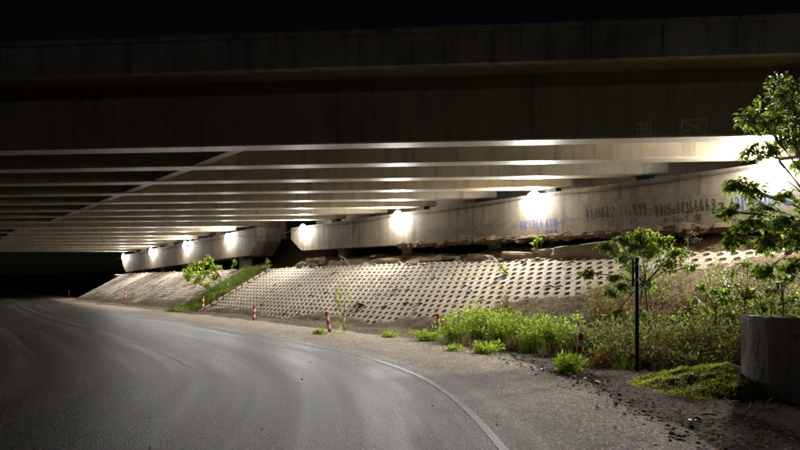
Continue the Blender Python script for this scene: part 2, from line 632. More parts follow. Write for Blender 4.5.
def lane_line(name, off, width, y0, y1, wob=0.0):
    v, f = [], []
    idx = [i for i in range(len(path)) if y0 <= path[i].y <= y1]
    for j, i in enumerate(idx):
        o = off + wob * n2(plen[i], off, 0.25)
        for e in (-width / 2, width / 2):
            p = path[i] + rightn[i] * (o + e)
            v.append((p.x, p.y, 0.034))
        if j:
            f.append((2 * j - 2, 2 * j - 1, 2 * j + 1, 2 * j))
    me = bpy.data.meshes.new(name)
    me.from_pydata(v, [], f)
    return link(name, me, 'line', road)


lane_line('edge_marking', 0, 0.09, -14, 120)
lane_line('lane_marking', -3.45, 0.11, 12.6, 100, 0.06)
lane_line('lane_marking', -7.1, 0.13, 10, 60)

# ------------------------------------------------------------------ embankment
S0, S1, D0, D1 = -8.0, 84.0, -7.6, 7.0
TOP_D, TOE_D, TOP_Z = -0.6, -4.8, 2.35
SLOPE_L = math.hypot(TOP_D - TOE_D, TOP_Z)
UB = [(-20, 4.8), (4, 4.75), (6, 4.5), (7.5, 4.15), (9.5, 3.25), (10.5, 2.3), (13, 1.5), (16, 0.75), (20, 0.55), (32, 0.5), (36, 0.9), (60, 0.9), (100, 3)]


def interp(tab, x):
    if x <= tab[0][0]:
        return tab[0][1]
    for (a, u), (b, v) in zip(tab, tab[1:]):
        if x <= b:
            return u + (v - u) * (x - a) / (b - a)
    return tab[-1][1]


def recede(s):
    return 0.55 * max(0.0, s - 60) + 0.010 * max(0.0, s - 60) ** 2


def base_h(s, d):
    """paved surface of the embankment, without the soil"""
    dd = d - recede(s) if s > 60 else d
    if dd < TOE_D:
        return 0.0
    if dd < TOP_D:
        return TOP_Z * (dd - TOE_D) / (TOP_D - TOE_D)
    return TOP_Z


def soil_h(s, d):
    dd = d - recede(s) if s > 60 else d
    z = base_h(s, d)
    big = n2(s, d, 0.55, 1.3)
    sm = n2(s, d, 2.1, 4.2) * 0.55 + n2(s, d, 5.5, 7.7) * 0.35
    if dd < TOE_D:
        k = sstep(TOE_D - 2.4, TOE_D, dd)
        return -0.05 + k * (0.12 + 0.06 * big + 0.07 * sm)
    if dd < TOP_D:
        u = (dd - TOE_D) / (TOP_D - TOE_D) * SLOPE_L
        ub = interp(UB, s) + 0.55 * big + 0.3 * sm
        cov = 1 - sstep(ub - 0.35, ub + 0.35, u)
        deep = -0.11
        if s > 35.2:
            deep = -0.012
            if abs(s - 53.2) < 0.28 or abs(s - 41.7) < 0.28:
                deep = -0.16
        if 31.75 < s < 35.2:
            deep = 0.02 + 0.05 * sm
            cov = 1
        if s > 61.5:
            cov = 1
        low = deep + 0.03 * sm + (0.13 if s < 35 else 0.035) * max(0.0, n2(s, d, 0.6, 12.0) + 0.75 * n2(s, d, 2.7, 2.0)) + 0.06 * (1 - sstep(8.5, 12.5, s))
        high = 0.05 + 0.05 * big + 0.10 * sm
        return z + low + (high - low) * cov
    back = dd - TOP_D
    rise = 0.0
    if s < 9.5:
        kk = 1 - sstep(7.5, 9.8, s)
        rise = kk * sstep(0.3, 1.1, back) * (0.75 + 0.15 * big)
    if s < 30:
        rise = max(rise, sstep(0.35 + 0.25 * big, 0.95 + 0.25 * big, back) * (0.50 + 0.22 * big + 0.12 * sm))
    rise += sstep(2.6, 4.8, back) * 2.2
    return z + 0.02 * sm + 0.07 * big * sstep(0.1, 0.6, back) + rise


ss = np.concatenate([np.arange(S0, 36, 0.14), np.arange(36, S1, 0.2)])
ds = np.concatenate([np.arange(D0, -0.2, 0.11), np.arange(-0.2, D1 + 0.01, 0.3)])
ev = np.zeros((len(ss), len(ds), 3), np.float32)
for i, s in enumerate(ss):
    for j, d in enumerate(ds):
        p = W(s, d)
        ev[i, j] = (p.x, p.y, soil_h(float(s), float(d)))
ni, nj = len(ss), len(ds)
ii, jj = np.meshgrid(np.arange(ni - 1), np.arange(nj - 1), indexing='ij')
a = (ii * nj + jj).ravel()
ef = np.stack([a, a + 1, a + nj + 1, a + nj], 1)
emb = link('embankment', np_mesh('embankment', ev.reshape(-1, 3), ef[:, ::-1], True), 'soil')
tag(emb, kind='structure')

# hollow hexagonal paving blocks on the slope
HW = 0.352
HP = HW * 0.866
e_s = D.copy()
e_u = (N * (TOP_D - TOE_D) + UP * TOP_Z).normalized()
e_n = e_s.cross(e_u)
if e_n.z < 0:
    e_n = -e_n
RO, RI, TH = HW / math.sqrt(3) - 0.0015, 0.108, 0.15


def hex_ring(r, z, squash=1.0):
    return [(r * math.sin(math.pi / 3 * k), r * math.cos(math.pi / 3 * k) * squash, z) for k in range(6)]


hv = hex_ring(RO, -TH) + hex_ring(RO, -0.004) + hex_ring(RO - 0.006, 0) + hex_ring(RI + 0.012, 0) + hex_ring(RI, -0.012) + hex_ring(RI - 0.012, -TH)
hf = []
for lvl in range(5):
    for k in range(6):
        hf.append((lvl * 6 + k, lvl * 6 + (k + 1) % 6, (lvl + 1) * 6 + (k + 1) % 6, (lvl + 1) * 6 + k))
hf = [f[::-1] for f in hf]
hv_np, hf_np = np.array(hv), np.array(hf)
hex_me = bpy.data.meshes.new('paving_block')
hex_me.from_pydata(hv, [], hf)
hex_me.update()
hex_me.materials.append(MAT['block'])
Brot = Matrix((e_s, e_u, e_n)).transposed()
Bnp = np.array(Brot)
cells = []
rows = int(SLOPE_L / HP)
for r in range(rows + 1):
    u = 0.12 + r * HP
    if u > SLOPE_L - 0.02:
        continue
    for (sa, sb) in ((1.0, 31.5), (35.5, 60.5)):
        s = sa + (HW / 2 if r % 2 else 0)
        while s < sb:
            ub = interp(UB, s)
            if u > ub - 1.2:
                p = W(s, TOE_D) + e_u * u
                q = p - Vector((0, 0, CAM_H))
                cells.append((q.length, s, u, p))
            s += HW
cells.sort(key=lambda c: c[0])


def block_matrix(c):
    jit = Matrix.Rotation(rnd.gauss(0, 0.007), 3, e_s) @ Matrix.Rotation(rnd.gauss(0, 0.007), 3, e_u)
    sink = 0.0
    if rnd.random() < 0.05:                               # a block that has settled
        jit = Matrix.Rotation(rnd.gauss(0, 0.06), 3, e_s) @ Matrix.Rotation(rnd.gauss(0, 0.06), 3, e_u)
        sink = rnd.uniform(0.01, 0.04)
    Mx = (jit @ Brot).to_4x4()
    Mx.translation = c[3] + e_n * (rnd.gauss(0, 0.003) - sink)
    return Mx


near, rest = [], []
for c in cells:
    ub = interp(UB, c[1])
    x = 400 + F * c[3].x / c[3].y
    (near if (len(near) < 300 and c[2] > ub - 0.1 and 300 < x < 745) else rest).append(c)
for c in near:
    o = bpy.data.objects.new('paving_block', hex_me)
    COL.objects.link(o)
    o.parent = emb
    o.matrix_local = block_matrix(c)
bv, bf = [], []
for k, c in enumerate(rest):
    Mx = np.array(block_matrix(c))
    bv.append(hv_np @ Mx[:3, :3].T + Mx[:3, 3])
    bf.append(hf_np + k * len(hv))
tag(link('paving', np_mesh('paving', np.concatenate(bv), np.concatenate(bf)), 'block', emb), kind='stuff')

# kerb rows that frame the paved slope
def slope_curb(s, name='curb'):
    m = MB()
    for k in range(12):
        u0 = 0.05 + k * 0.4
        c = W(s, TOE_D) + e_u * (u0 + 0.18)
        m.box(c, e_s * 0.16, e_u * 0.30, e_n * 0.14)
    return m.build(name, 'block', emb)


slope_curb(31.78)
slope_curb(35.25)

# low dark backdrop, added as a hill far behind on the left
hb = []
for k in range(49):
    x = -420 + k * 10
    hb.append((x, 210 + 25 * n2(x, 0, 0.02), max(0.2, 4.5 + 3 * n2(x, 5, 0.018) + 1.5 * n2(x, 2, 0.06))))
hm = MB()
vs = []
for (x, y, z) in hb:
    vs += [(x, y - 30, -0.2), (x, y, z), (x, y + 90, z * 0.9), (x, y + 170, -0.2)]
fs = []
for k in range(48):
    for j in range(3):
        fs.append((k * 4 + j, (k + 1) * 4 + j, (k + 1) * 4 + j + 1, k * 4 + j + 1))
tag(hm.add(vs, fs).build('backdrop_hill', 'backdrop_hill', smooth=True), kind='structure')

# ------------------------------------------------------------------ bridges
GB1 = CAM_H + 3.22
SP = 2.39
M1 = 14.5
M2 = 38.0


def gpt(m, d, z):
    """on the girder line m where it meets depth d behind the abutment face"""
    t = (CW + d - m * N.dot(M)) / N.dot(G)
    p = M * m + G * t
    return Vector((p.x, p.y, z))


def gpt_t(m, t, z):
    p = M * m + G * t
    return Vector((p.x, p.y, z))


def bz(bridge, k):
    return GB1 if bridge == 1 else CAM_H + 3.54 - 0.09 * k


T_END = 62.0
GW, GHT = 0.60, 1.48
DIA_D = -10.6


def make_bridge(bridge, label):
    m0 = M1 if bridge == 1 else M2
    root = empty('road_bridge', gpt(m0 + 8.4, 0.5, bz(bridge, 3)))
    tag(root, label, 'bridge')
    loc = root.location
    for k in range(8):
        m = m0 + SP * k
        z = bz(bridge, k)
        b = MB(loc)
        ch = 0.035

        def ring(t0, skew):
            pts = []
            for (mm, zz) in ((m - GW / 2 + ch, z), (m - GW / 2, z + ch), (m - GW / 2, z + GHT), (m + GW / 2, z + GHT), (m + GW / 2, z + ch), (m + GW / 2 - ch, z)):
                pts.append(gpt(mm, 0.55, zz) if skew else gpt_t(mm, t0, zz))
            return pts
        # cast in lengths so a pour joint shows
        a_, b_ = ring(0, True), ring(T_END, False)
        n = 6
        b.add(a_ + b_, [tuple(range(n)), tuple(range(2 * n - 1, n - 1, -1))] + [(i, n + i, n + (i + 1) % n, (i + 1) % n) for i in range(n)])
        b.build('girder', 'girder', root)
    # diaphragms between neighbouring girders, on a skewed line
    for dd in (DIA_D, DIA_D - 14.5):
        for k in range(7):
            ma, mb = m0 + SP * k + GW / 2, m0 + SP * (k + 1) - GW / 2
            za, zb = bz(bridge, k) + 0.03, bz(bridge, k + 1) + 0.03
            w = 0.13 if dd < 0 else 0.15
            if dd > 0:
                za += 0.35
                zb += 0.35
            ra = [gpt(ma, dd - w, za), gpt(ma, dd + w, za), gpt(mb, dd + w, zb), gpt(mb, dd - w, zb)]
            rb = [p + UP * (1.3 if dd < 0 else 1.0) for p in ra]
            MB(loc).hexa(ra, rb).build('diaphragm', 'girder', root)
    # deck slab
    ma, mb = m0 - 1.3, m0 + SP * 7 + 1.3
    za, zb = bz(bridge, -0.5) + GHT + 0.004, bz(bridge, 7.5) + GHT + 0.004
    ra = [gpt(ma, 1.1, za), gpt(mb, 1.1, zb), gpt_t(mb, T_END, zb), gpt_t(ma, T_END, za)]
    MB(loc).hexa(ra, [p + UP * 0.24 for p in ra]).build('deck_slab', 'girder', root)
    # parapets: an edge beam, upright panels with open joints, a coping on top
    for side in (0, 1):
        m = ma - 0.06 if side == 0 else mb + 0.06
        z = (za if side == 0 else zb) - 0.12
        sg = -1 if side == 0 else 1
        t_e = (CW + 1.1 - m * N.dot(M)) / N.dot(G)
        edge = MB(loc)
        ra = [gpt_t(m - 0.10, t_e, z), gpt_t(m + 0.10, t_e, z), gpt_t(m + 0.10, T_END, z), gpt_t(m - 0.10, T_END, z)]
        edge.hexa(ra, [p + UP * 0.17 for p in ra]).build('edge_beam', 'parapet', root)
        t = t_e
        pl = 1.42
        lo, hi = z + 0.172, z + 0.66
        first = None
        while t + pl < T_END and (side == 0 and bridge == 1 and t < 26 or t < t_e + 3):
            p = MB(loc)
            mm = m + sg * 0.02
            ra = [gpt_t(mm - 0.07, t + 0.02, lo), gpt_t(mm + 0.07, t + 0.02, lo), gpt_t(mm + 0.07, t + pl - 0.02, lo), gpt_t(mm - 0.07, t + pl - 0.02, lo)]
            p.hexa(ra, [q + UP * (hi - lo) for q in ra]).build('parapet_panel', 'parapet', root)
            c_ = MB(loc)
            mm = m + sg * 0.05
            ra = [gpt_t(mm - 0.13, t + 0.012, hi + .002), gpt_t(mm + 0.13, t + 0.012, hi + .002), gpt_t(mm + 0.13, t + pl - 0.012, hi + .002), gpt_t(mm - 0.13, t + pl - 0.012, hi + .002)]
            c_.hexa(ra, [q + UP * 0.09 for q in ra]).build('coping', 'parapet', root)
            q = MB(loc)
            mm = m + sg * 0.10
            q.box(gpt_t(mm, t, lo + 0.26), G * 0.06, M * 0.06, UP * 0.62).build('parapet_post', 'parapet', root)
            t += pl
        if t < T_END - 2:
            ra = [gpt_t(m - 0.07, t + 0.02, lo), gpt_t(m + 0.07, t + 0.02, lo), gpt_t(m + 0.07, T_END, lo), gpt_t(m - 0.07, T_END, lo)]
            MB(loc).hexa(ra, [q_ + UP * 0.58 for q_ in ra]).build('parapet_wall', 'parapet', root)
    return root


br1 = make_bridge(1, 'near skewed concrete girder bridge with panelled parapet across the top')
br2 = make_bridge(2, 'farther concrete girder bridge, low dark beams behind the first at left')


# ------------------------------------------------------------------ writing as painted strokes
def arc(cx, cy, rx, ry, a0, a1, n=9):
    return [(cx + rx * math.cos(R(a0 + (a1 - a0) * i / n)), cy + ry * math.sin(R(a0 + (a1 - a0) * i / n))) for i in range(n + 1)]


GLYPH = {
    '0': [arc(.5, .5, .36, .48, 90, 450, 14)],
    '1': [[(.5, 1.05), (.48, -.08)]],
    '2': [arc(.45, .74, .32, .26, 160, -20, 8) + [(.1, .05), (.95, .08)]],
    '3': [arc(.42, .75, .3, .24, 150, -80, 8) + arc(.42, .26, .38, .27, 85, -150, 9)],
    '4': [[(.35, 1), (.08, .4), (.95, .42)], [(.68, .8), (.64, -.1)]],
    '5': [[(.85, 1), (.3, .98), (.22, .58)] + arc(.42, .3, .38, .3, 110, -150, 9)],
    '6': [[(.3, 1.12), (.16, .45)] + arc(.45, .22, .3, .24, 170, -190, 11)],
    '7': [[(.05, .92), (.85, .98), (.7, .5), (.72, -.12)]],
    '8': [arc(.5, .74, .26, .24, 270, 630, 10), arc(.5, .25, .36, .26, 90, 450, 11)],
    '9': [arc(.45, .76, .28, .24, 20, 380, 10) + [(.74, .5), (.7, -.15)]],
    '-': [[(.1, .5), (.5, .56), (.9, .48)]],
    'o': [arc(.5, .22, .26, .24, 90, 450, 10)],
    # two hand painted characters: strokes only
    'A': [[(.3, 1.05), (.12, .74)], [(.2, .82), (.9, .84)], [(.25, .55), (.85, .57)], [(.05, .26), (1, .3)], [(.55, .82), (.55, -.18)], [(.27, .56), (.24, .28)]],
    'B': [[(.1, .82), (.9, .86)], [(.45, 1.08), (.2, .52), (.9, .55)], [(.05, .22), (1, .26)], [(.56, .72), (.56, -.15)]],
    'C': [[(.4, 1), (.05, .5)], [(.24, .7), (.24, -.1)], [(.45, .72), (1, .78)], [(.68, 1), (.74, .4), (.98, .02), (1.05, .22)], [(.62, .55), (.5, .05)]],
    'E': [[(.35, 1), (.08, .45)], [(.25, .68), (.24, 0)], [(.95, .92), (.5, .55)], [(.7, 1), (.66, .12), (1.05, .1), (1.08, .3)]],
    '~': [[(0, .3), (.25, .5), (.5, .25), (.75, .5), (1, .3)]],
    'V': [[(0, 0), (.3, .7), (.45, .1), (.7, .9), (.95, .2)]],
}


def ribbon(mb, pts, width, normal):
    """flat ribbon along 3d points"""
    normal = Vector(normal)
    L, Rr = [], []
    for i, p in enumerate(pts):
        t = (pts[min(i + 1, len(pts) - 1)] - pts[max(i - 1, 0)])
        if t.length < 1e-6:
            t = Vector((0, 0, 1))
        sd = t.normalized().cross(normal)
        w = width * (0.5 + 0.09 * math.sin(i * 2.3))
        L.append(p + sd * w)
        Rr.append(p - sd * w)
    n = len(pts)
    mb.add(L + Rr, [(i, n + i, n + i + 1, i + 1) for i in range(n - 1)])


def write(name, text, org, xdir, ydir, normal, h, w, gap, stroke, mat, parent, jitter=0.05):
    mb = MB(parent.location)
    x = 0.0
    lift = 0
    for ch in text:
        if ch == ' ':
            x += w * 0.7
            continue
        adv = w * (0.42 if ch == '1' else 1.0)
        for st in GLYPH[ch]:
            pts = []
            tilt = rnd.uniform(-0.06, 0.06)
            jy = rnd.uniform(-jitter, jitter)
            for (gx, gy) in st:
                px_ = x + (gx * w if ch != '1' else (gx - 0.3) * w) + tilt * gy * h
                lift += 1
                pts.append(Vector(org) + Vector(xdir) * px_ + Vector(ydir) * ((gy + jy) * h) + Vector(normal) * (0.004 + 0.00004 * (lift % 60)))
            ribbon(mb, pts, stroke * rnd.uniform(0.8, 1.2), normal)
        x += adv + gap
    return mb.build(name, mat, parent)


# ------------------------------------------------------------------ abutments
def make_abutment(num, label, s0, s1, ztop, zbot, col_s):
    root = empty('bridge_abutment', W((s0 + s1) / 2, 0.6, TOP_Z - 0.5))
    tag(root, label, 'abutment')
    loc = root.location
    cut = 1.1                                                 # chamfered cantilever ends
    core = MB(loc)
    s = s0
    seg = 2.75
    edges = [s0]
    while edges[-1] + seg * 1.4 < s1:
        edges.append(edges[-1] + seg)
    edges.append(s1)

    def bot(sv):
        zb = zbot(sv)
        e = min(sv - s0, s1 - sv)
        return zb + (max(0, cut - e) / cut) * (ztop(sv) - zb) * 0.5
    for a_, b_ in zip(edges, edges[1:]):
        g = 0.005
        a1, b1 = a_ + g, b_ - g
        sv = [a1]
        for kink in (s0 + cut, s1 - cut):
            if a1 < kink < b1:
                sv.append(kink)
        sv.append(b1)
        top = [W(q, 0, ztop(q)) for q in sv]
        low = [W(q, 0, bot(q)) for q in reversed(sv)]
        MB(loc).prism(top + low, N * 1.6).build('cap_segment', 'cap', root)
    # recessed core that closes the joints
    core.hexa([W(s0 + 1.2, 0.025, zbot(s0) + .06), W(s1 - 1.2, 0.025, zbot(s1) + .06), W(s1 - 1.2, 1.55, zbot(s1) + .06), W(s0 + 1.2, 1.55, zbot(s0) + .06)],
              [W(s0 + 1.2, 0.025, ztop(s0) - .03), W(s1 - 1.2, 0.025, ztop(s1) - .03), W(s1 - 1.2, 1.55, ztop(s1) - .03), W(s0 + 1.2, 1.55, ztop(s0) - .03)])
    core.build('cap_core', 'cap', root)
    for cs in col_s:
        MB(loc).box(W(cs, 0.62, (TOP_Z - 0.6 + zbot(cs)) / 2 + 0.1), D * 0.62, N * 0.62, UP * (zbot(cs) - TOP_Z + 0.7)).build('column', 'column', root, bevel=0.04)
    ra = [W(s0, 1.62, ztop(s0) - 0.6), W(s1, 1.62, ztop(s1) - 0.6), W(s1, 1.95, ztop(s1) - 0.6), W(s0, 1.95, ztop(s0) - 0.6)]
    MB(loc).hexa(ra, [p + UP * 2.1 for p in ra]).build('back_wall', 'column', root)
    # bearing pads under the girder ends
    return root


def ztop1(s):
    return CAM_H + 3.05


def zbot1(s):
    return 3.02 + 0.012 * max(0, s - 5)


def ztop2(s):
    return CAM_H + 3.38 - 0.0262 * (s - 34.5)


def zbot2(s):
    return ztop2(s) - 1.62


ab1 = make_abutment(1, 'near concrete abutment cap covered in black and blue graffiti', -3.0, 30.5, ztop1, zbot1, (5.6, 10.7, 15.8, 20.9, 26.0))
ab2 = make_abutment(2, 'far concrete abutment cap with four lamps and no graffiti', 34.6, 62.9, ztop2, zbot2, (37.5, 42.5, 47.5, 52.5, 57.5, 61))

# bearings
for ab, num, m0 in ((ab1, 1, M1), (ab2, 2, M2)):
    for k in range(8):
        m = m0 + SP * k
        p = gpt(m, 0.36, 0)
        s = Vector((p.x, p.y, 0)).dot(D)
        zt = (ztop1 if num == 1 else ztop2)(s)
        zg = bz(num, k)
        MB(ab.location).box(Vector((p.x, p.y, (zt + zg) / 2)), D * 0.42, N * 0.3, UP * (zg - zt - 0.004)).build('bearing', 'pole', ab)

# broken, dirt-caked lower edge of the near cap
lv, lf = [], []
sl = np.arange(-2.5, 21, 0.09)
prof = 9
for i, s in enumerate(sl):
    hgt = 0.17 + 0.10 * n2(s, 1, 0.7) + 0.09 * n2(s, 8, 2.7) + 0.06 * n2(s, 2, 7)
    dep = 0.11 + 0.10 * n2(s, 3, 0.8) + 0.08 * n2(s, 5, 3.1) + 0.05 * n2(s, 6, 8)
    zc = zbot1(s) - 0.02
    for k in range(prof):
        a_ = math.pi * (0.5 + k / (prof - 1))
        rr = 1 + 0.4 * n2(s * 2.0, k * 0.9, 1.0, 2.0) + 0.3 * n2(s * 6.0, k * 1.7, 1.0, 6.0)
        p = W(s, 0.06 + dep * math.cos(a_) * rr * 1.5, zc + hgt * math.sin(a_) * rr * 0.75)
        lv.append(p - ab1.location)
for i in range(len(sl) - 1):
    for k in range(prof - 1):
        lf.append((i * prof + k, i * prof + k + 1, (i + 1) * prof + k + 1, (i + 1) * prof + k))
lm = bpy.data.meshes.new('broken_ledge')
lm.from_pydata([tuple(p) for p in lv], [], lf)
lm.update()
tag(link('broken_ledge', lm, 'soil', ab1), 'crumbling dirt caked lower edge of the cap')

# graffiti on the near cap (reads from left to right as seen from the road: s falls)
WX, WY, WN = -D, UP, -N


def graffiti(text, x0, x1, z, h, stroke, mat, name='graffiti', d=0.0, gapk=0.22):
    sa, sb = s_at(x0), s_at(x1)
    n = sum(0.42 if c == '1' else (0.7 if c == ' ' else 1.0) for c in text)
    total = sa - sb
    w = total / (n + gapk * len(text))
    return write(name, text, W(sa, d, z), WX, WY, WN, h, w, w * gapk, stroke, mat, ab1)


def smear(x0, x1, z0, z1):
    sa, sb = s_at(x0), s_at(x1)
    mb = MB(ab1.location)
    n = 14
    top = [W(sa + (sb - sa) * i / n, -0.0025, z1 + 0.07 * n2(i, x0, 0.9)) for i in range(n + 1)]
    low = [W(sa + (sb - sa) * i / n, -0.0025, z0 + 0.07 * n2(i, x1, 0.8)) for i in range(n + 1)]
    mb.add(top + low, [(i, i + 1, n + 2 + i, n + 1 + i) for i in range(n)])
    mb.build('smear', 'smear', ab1)


smear(583, 652, 3.5, 4.1)
smear(655, 716, 3.45, 4.0)
smear(428, 530, 3.45, 3.72)
graffiti('AB18662 77o999', 586, 649, 3.60, 0.29, 0.034, 'black_spray')
graffiti('AB15o61366663', 655, 717, 3.52, 0.28, 0.036, 'black_spray')
graffiti('3', 717, 727, 3.50, 0.20, 0.055, 'black_spray')
graffiti('8-2oo7', 664, 689, 3.30, 0.12, 0.028, 'black_spray')
graffiti('C', 695, 703, 3.27, 0.20, 0.028, 'black_spray')
graffiti('C', 608, 617, 3.27, 0.22, 0.024, 'black_spray')
graffiti('E', 630, 640, 3.27, 0.22, 0.024, 'black_spray')
graffiti('131400066', 731, 792, 3.48, 0.30, 0.034, 'blue_spray')
graffiti('AB 1366', 520, 545, 3.45, 0.27, 0.028, 'blue_spray')
graffiti('6776~', 546, 562, 3.45, 0.25, 0.03, 'blue_spray')
graffiti('V~V~~', 561, 582, 3.56, 0.17, 0.028, 'faded_blue')
graffiti('CEB', 545, 559, 3.14, 0.2, 0.026, 'blue_spray')
graffiti('11366666', 413, 444, 3.40, 0.28, 0.032, 'faded_blue')
graffiti('8-~', 423, 438, 3.16, 0.12, 0.03, 'faded_blue')
graffiti('CB', 418, 427, 3.95, 0.14, 0.024, 'faded_blue')
graffiti('13606720', 462, 491, 3.44, 0.30, 0.024, 'faded_grey')
graffiti('89', 469, 475, 3.86, 0.16, 0.03, 'faded_grey')
graffiti('--1', 460, 482, 3.12, 0.16, 0.026, 'faded_grey')
graffiti('1C', 355, 366, 3.55, 0.5, 0.03, 'faded_grey')
graffiti('B~', 322, 334, 3.50, 0.22, 0.026, 'faded_grey')


# stencil marks on the outer face of the edge girder
def face_pt(px, py):
    m = M1 - GW / 2
    # ray through the pixel meets the vertical plane of the girder face
    r = Vector(((px - 400) / F, 1, (283 - py) / F))
    k = m / r.dot(M)
    return Vector((r.x * k, r.y * k, CAM_H + r.z * k))


mk = MB(br1.location)
for row, y in enumerate((124.5, 129.5, 134.5)):
    x = 636.0
    while x < 652:
        gl = GLYPH[rnd.choice('ABCE0568')]
        for st in gl:
            ribbon(mk, [face_pt(x + gx * 2.4, y - gy * 3.4 + 1.6) - M * 0.005 for gx, gy in st], 0.014, -M)
        x += 3.3
mk.build('stencil_text', 'chalk', br1)
mk = MB(br1.location)
for seg_ in ([(682, 120), (706, 119)], [(706, 119), (705, 135.5)], [(705, 135.5), (681.5, 136)], [(681.5, 136), (682, 120)],
             [(683, 120.5), (694, 127.5)], [(694, 127.5), (703, 132.5)], [(683, 132), (690, 130)], [(694, 127), (698, 124)], [(698, 124), (697, 127.5)]):
    ribbon(mk, [face_pt(seg_[0][0] + (seg_[1][0] - seg_[0][0]) * i / 6, seg_[0][1] + (seg_[1][1] - seg_[0][1]) * i / 6) - M * (0.005 + 0.0003 * i) for i in range(7)], 0.022, -M)
mk.build('envelope_mark', 'chalk', br1)

# ------------------------------------------------------------------ lamps
GLOBE_R = 0.16
lamp_info = [
    (15.7, 4.42, 'blazing wall lamp at far right shining through the tree leaves'),
    (21.4, 4.42, 'blazing wall lamp second from right, above the blue graffiti'),
    (27.1, 4.42, 'blazing wall lamp at the middle of the row, left of faded blue graffiti'),
    (33.3, 4.42, 'blazing wall lamp at the chamfered left end of the near abutment cap'),
    (40.7, 4.50, 'bright wall lamp at the right end of the far abutment cap'),
    (46.5, 4.38, 'bright wall lamp on far cap above the round leafy shrub'),
    (52.6, 4.22, 'small bright wall lamp second from the left end of the row'),
    (58.8, 4.05, 'small bright wall lamp at the extreme left end of the row'),
]
lamp_pts = []
for Y, z, lab in lamp_info:
    s = (Y - math.sin(AW) * CW) / math.cos(AW)
    root = empty('wall_lamp', W(s, 0, z))
    tag(root, lab, 'lamp', 'lamps along the abutment caps')
    lc = root.location
    MB(lc).box(W(s, -0.012, z + 0.02), D * 0.16, N * 0.02, UP * 0.22).build('mounting_plate', 'steel', root)
    MB(lc).tube([W(s, -0.02, z + 0.03), W(s, -0.05, z + 0.0), W(s, -0.08, z - 0.05)], 0.02, 8).build('arm', 'steel', root, True)
    ax = (-N + UP * 0.04).normalized()
    c = W(s, -0.16, z - 0.03)
    sx_, sy_ = ax.cross(UP).normalized(), None
    sy_ = sx_.cross(ax)

    def dish(prof, nseg=20):
        vs_, fs_ = [], []
        for r_, h_ in prof:
            for k in range(nseg):
                a2 = 2 * math.pi * k / nseg
                vs_.append(c + (sx_ * math.cos(a2) + sy_ * math.sin(a2)) * r_ + ax * h_)
        for i in range(len(prof) - 1):
            for k in range(nseg):
                fs_.append((i * nseg + k, i * nseg + (k + 1) % nseg, (i + 1) * nseg + (k + 1) % nseg, (i + 1) * nseg + k))
        return MB(lc).add(vs_, fs_)
    dish([(0.001, -0.07), (0.12, -0.065), (0.22, -0.03), (0.285, 0.0), (0.28, 0.008), (0.001, 0.008)]).build('housing', 'steel', root, True)
    dish([(0.30 * math.cos(math.pi / 2 * k / 5) + 0.0005, 0.012 + 0.075 * math.sin(math.pi / 2 * k / 5)) for k in range(6)]).build('globe', 'globe', root, True)
    lamp_pts.append((s, z))

# the cable that feeds them
cp = [W(-3, -0.03, 4.5)]
seq = [(-3, 4.5)] + [(s, z + 0.10) for s, z in lamp_pts] + [(64, 3.95), (80, 3.0)]
for (sa, za), (sb, zb) in zip(seq, seq[1:]):
    for k in range(1, 9):
        t = k / 8
        sag = 0.10 if sb - sa < 9 else 0.25
        cp.append(W(sa + (sb - sa) * t, -0.045, za + (zb - za) * t - sag * 4 * t * (1 - t)))
tag(MB(W(30, -0.04, 4.3)).tube(cp, 0.022, 6).build('power_cable', 'cable', smooth=True), 'thin cable sagging from lamp to lamp along the abutment caps', 'cable')

# ------------------------------------------------------------------ striped posts, pole, well
def stripe_post(p, lean, lab, h=0.62, white_top=False):
    root = empty('striped_post', p)
    tag(root, lab, 'post', 'red and white roadside posts')
    n = 5
    top = Vector((lean[0], lean[1], 1)).normalized()
    for k in range(n):
        a_ = -0.06 if k == 0 else h * k / n
        b_ = h * (k + 1) / n
        red = (k % 2 == 0) != white_top
        rad = 0.052
        pts = [Vector(p) + top * a_, Vector(p) + top * b_]
        MB(p).tube(pts, rad, 12).build('band', 'red' if red else 'white', root)
    MB(p).tube([Vector(p) + top * (h), Vector(p) + top * (h + 0.02)], [0.05, 0.03], 12).build('cap', 'white' if white_top else 'red', root)


post_list = [
    ((578, 365.5), (0.10, 0), 'red and white striped post nearest the dark green steel pole', 0.6),
    ((438, 338), (0.0, 0), 'red and white striped post at the left end of the bright green weeds', 0.6),
    ((330, 333), (-0.16, 0), 'faded red post leaning left beside the thin green sapling', 0.66),
    ((254, 321), (0.03, 0), 'red and white post in front of the paved slope left corner', 0.56),
    ((203, 312.5), (0.0, 0.02), 'red and white post where the grass strip meets the road', 0.66),
    ((125, 304.5), (0.10, 0), 'small red and white post below the far abutment cap', 0.7),
    ((69, 296.5), (0, 0), 'tiny red and white post at far left by the dry grass', 0.8),
    ((40, 291.8), (0, 0), 'tiny pale post farthest down the road in the dark', 0.8),
]
for (px_, py_), lean, lab, h in post_list:
    p = gp(px_, py_)
    s_, d_ = p.dot(D), p.dot(N) - CW
    zz = soil_h(s_, d_) if (S0 < s_ < S1 and D0 < d_ < D1) else 0.0
    p.z = max(0.0, zz)
    stripe_post(p, lean, lab, h)

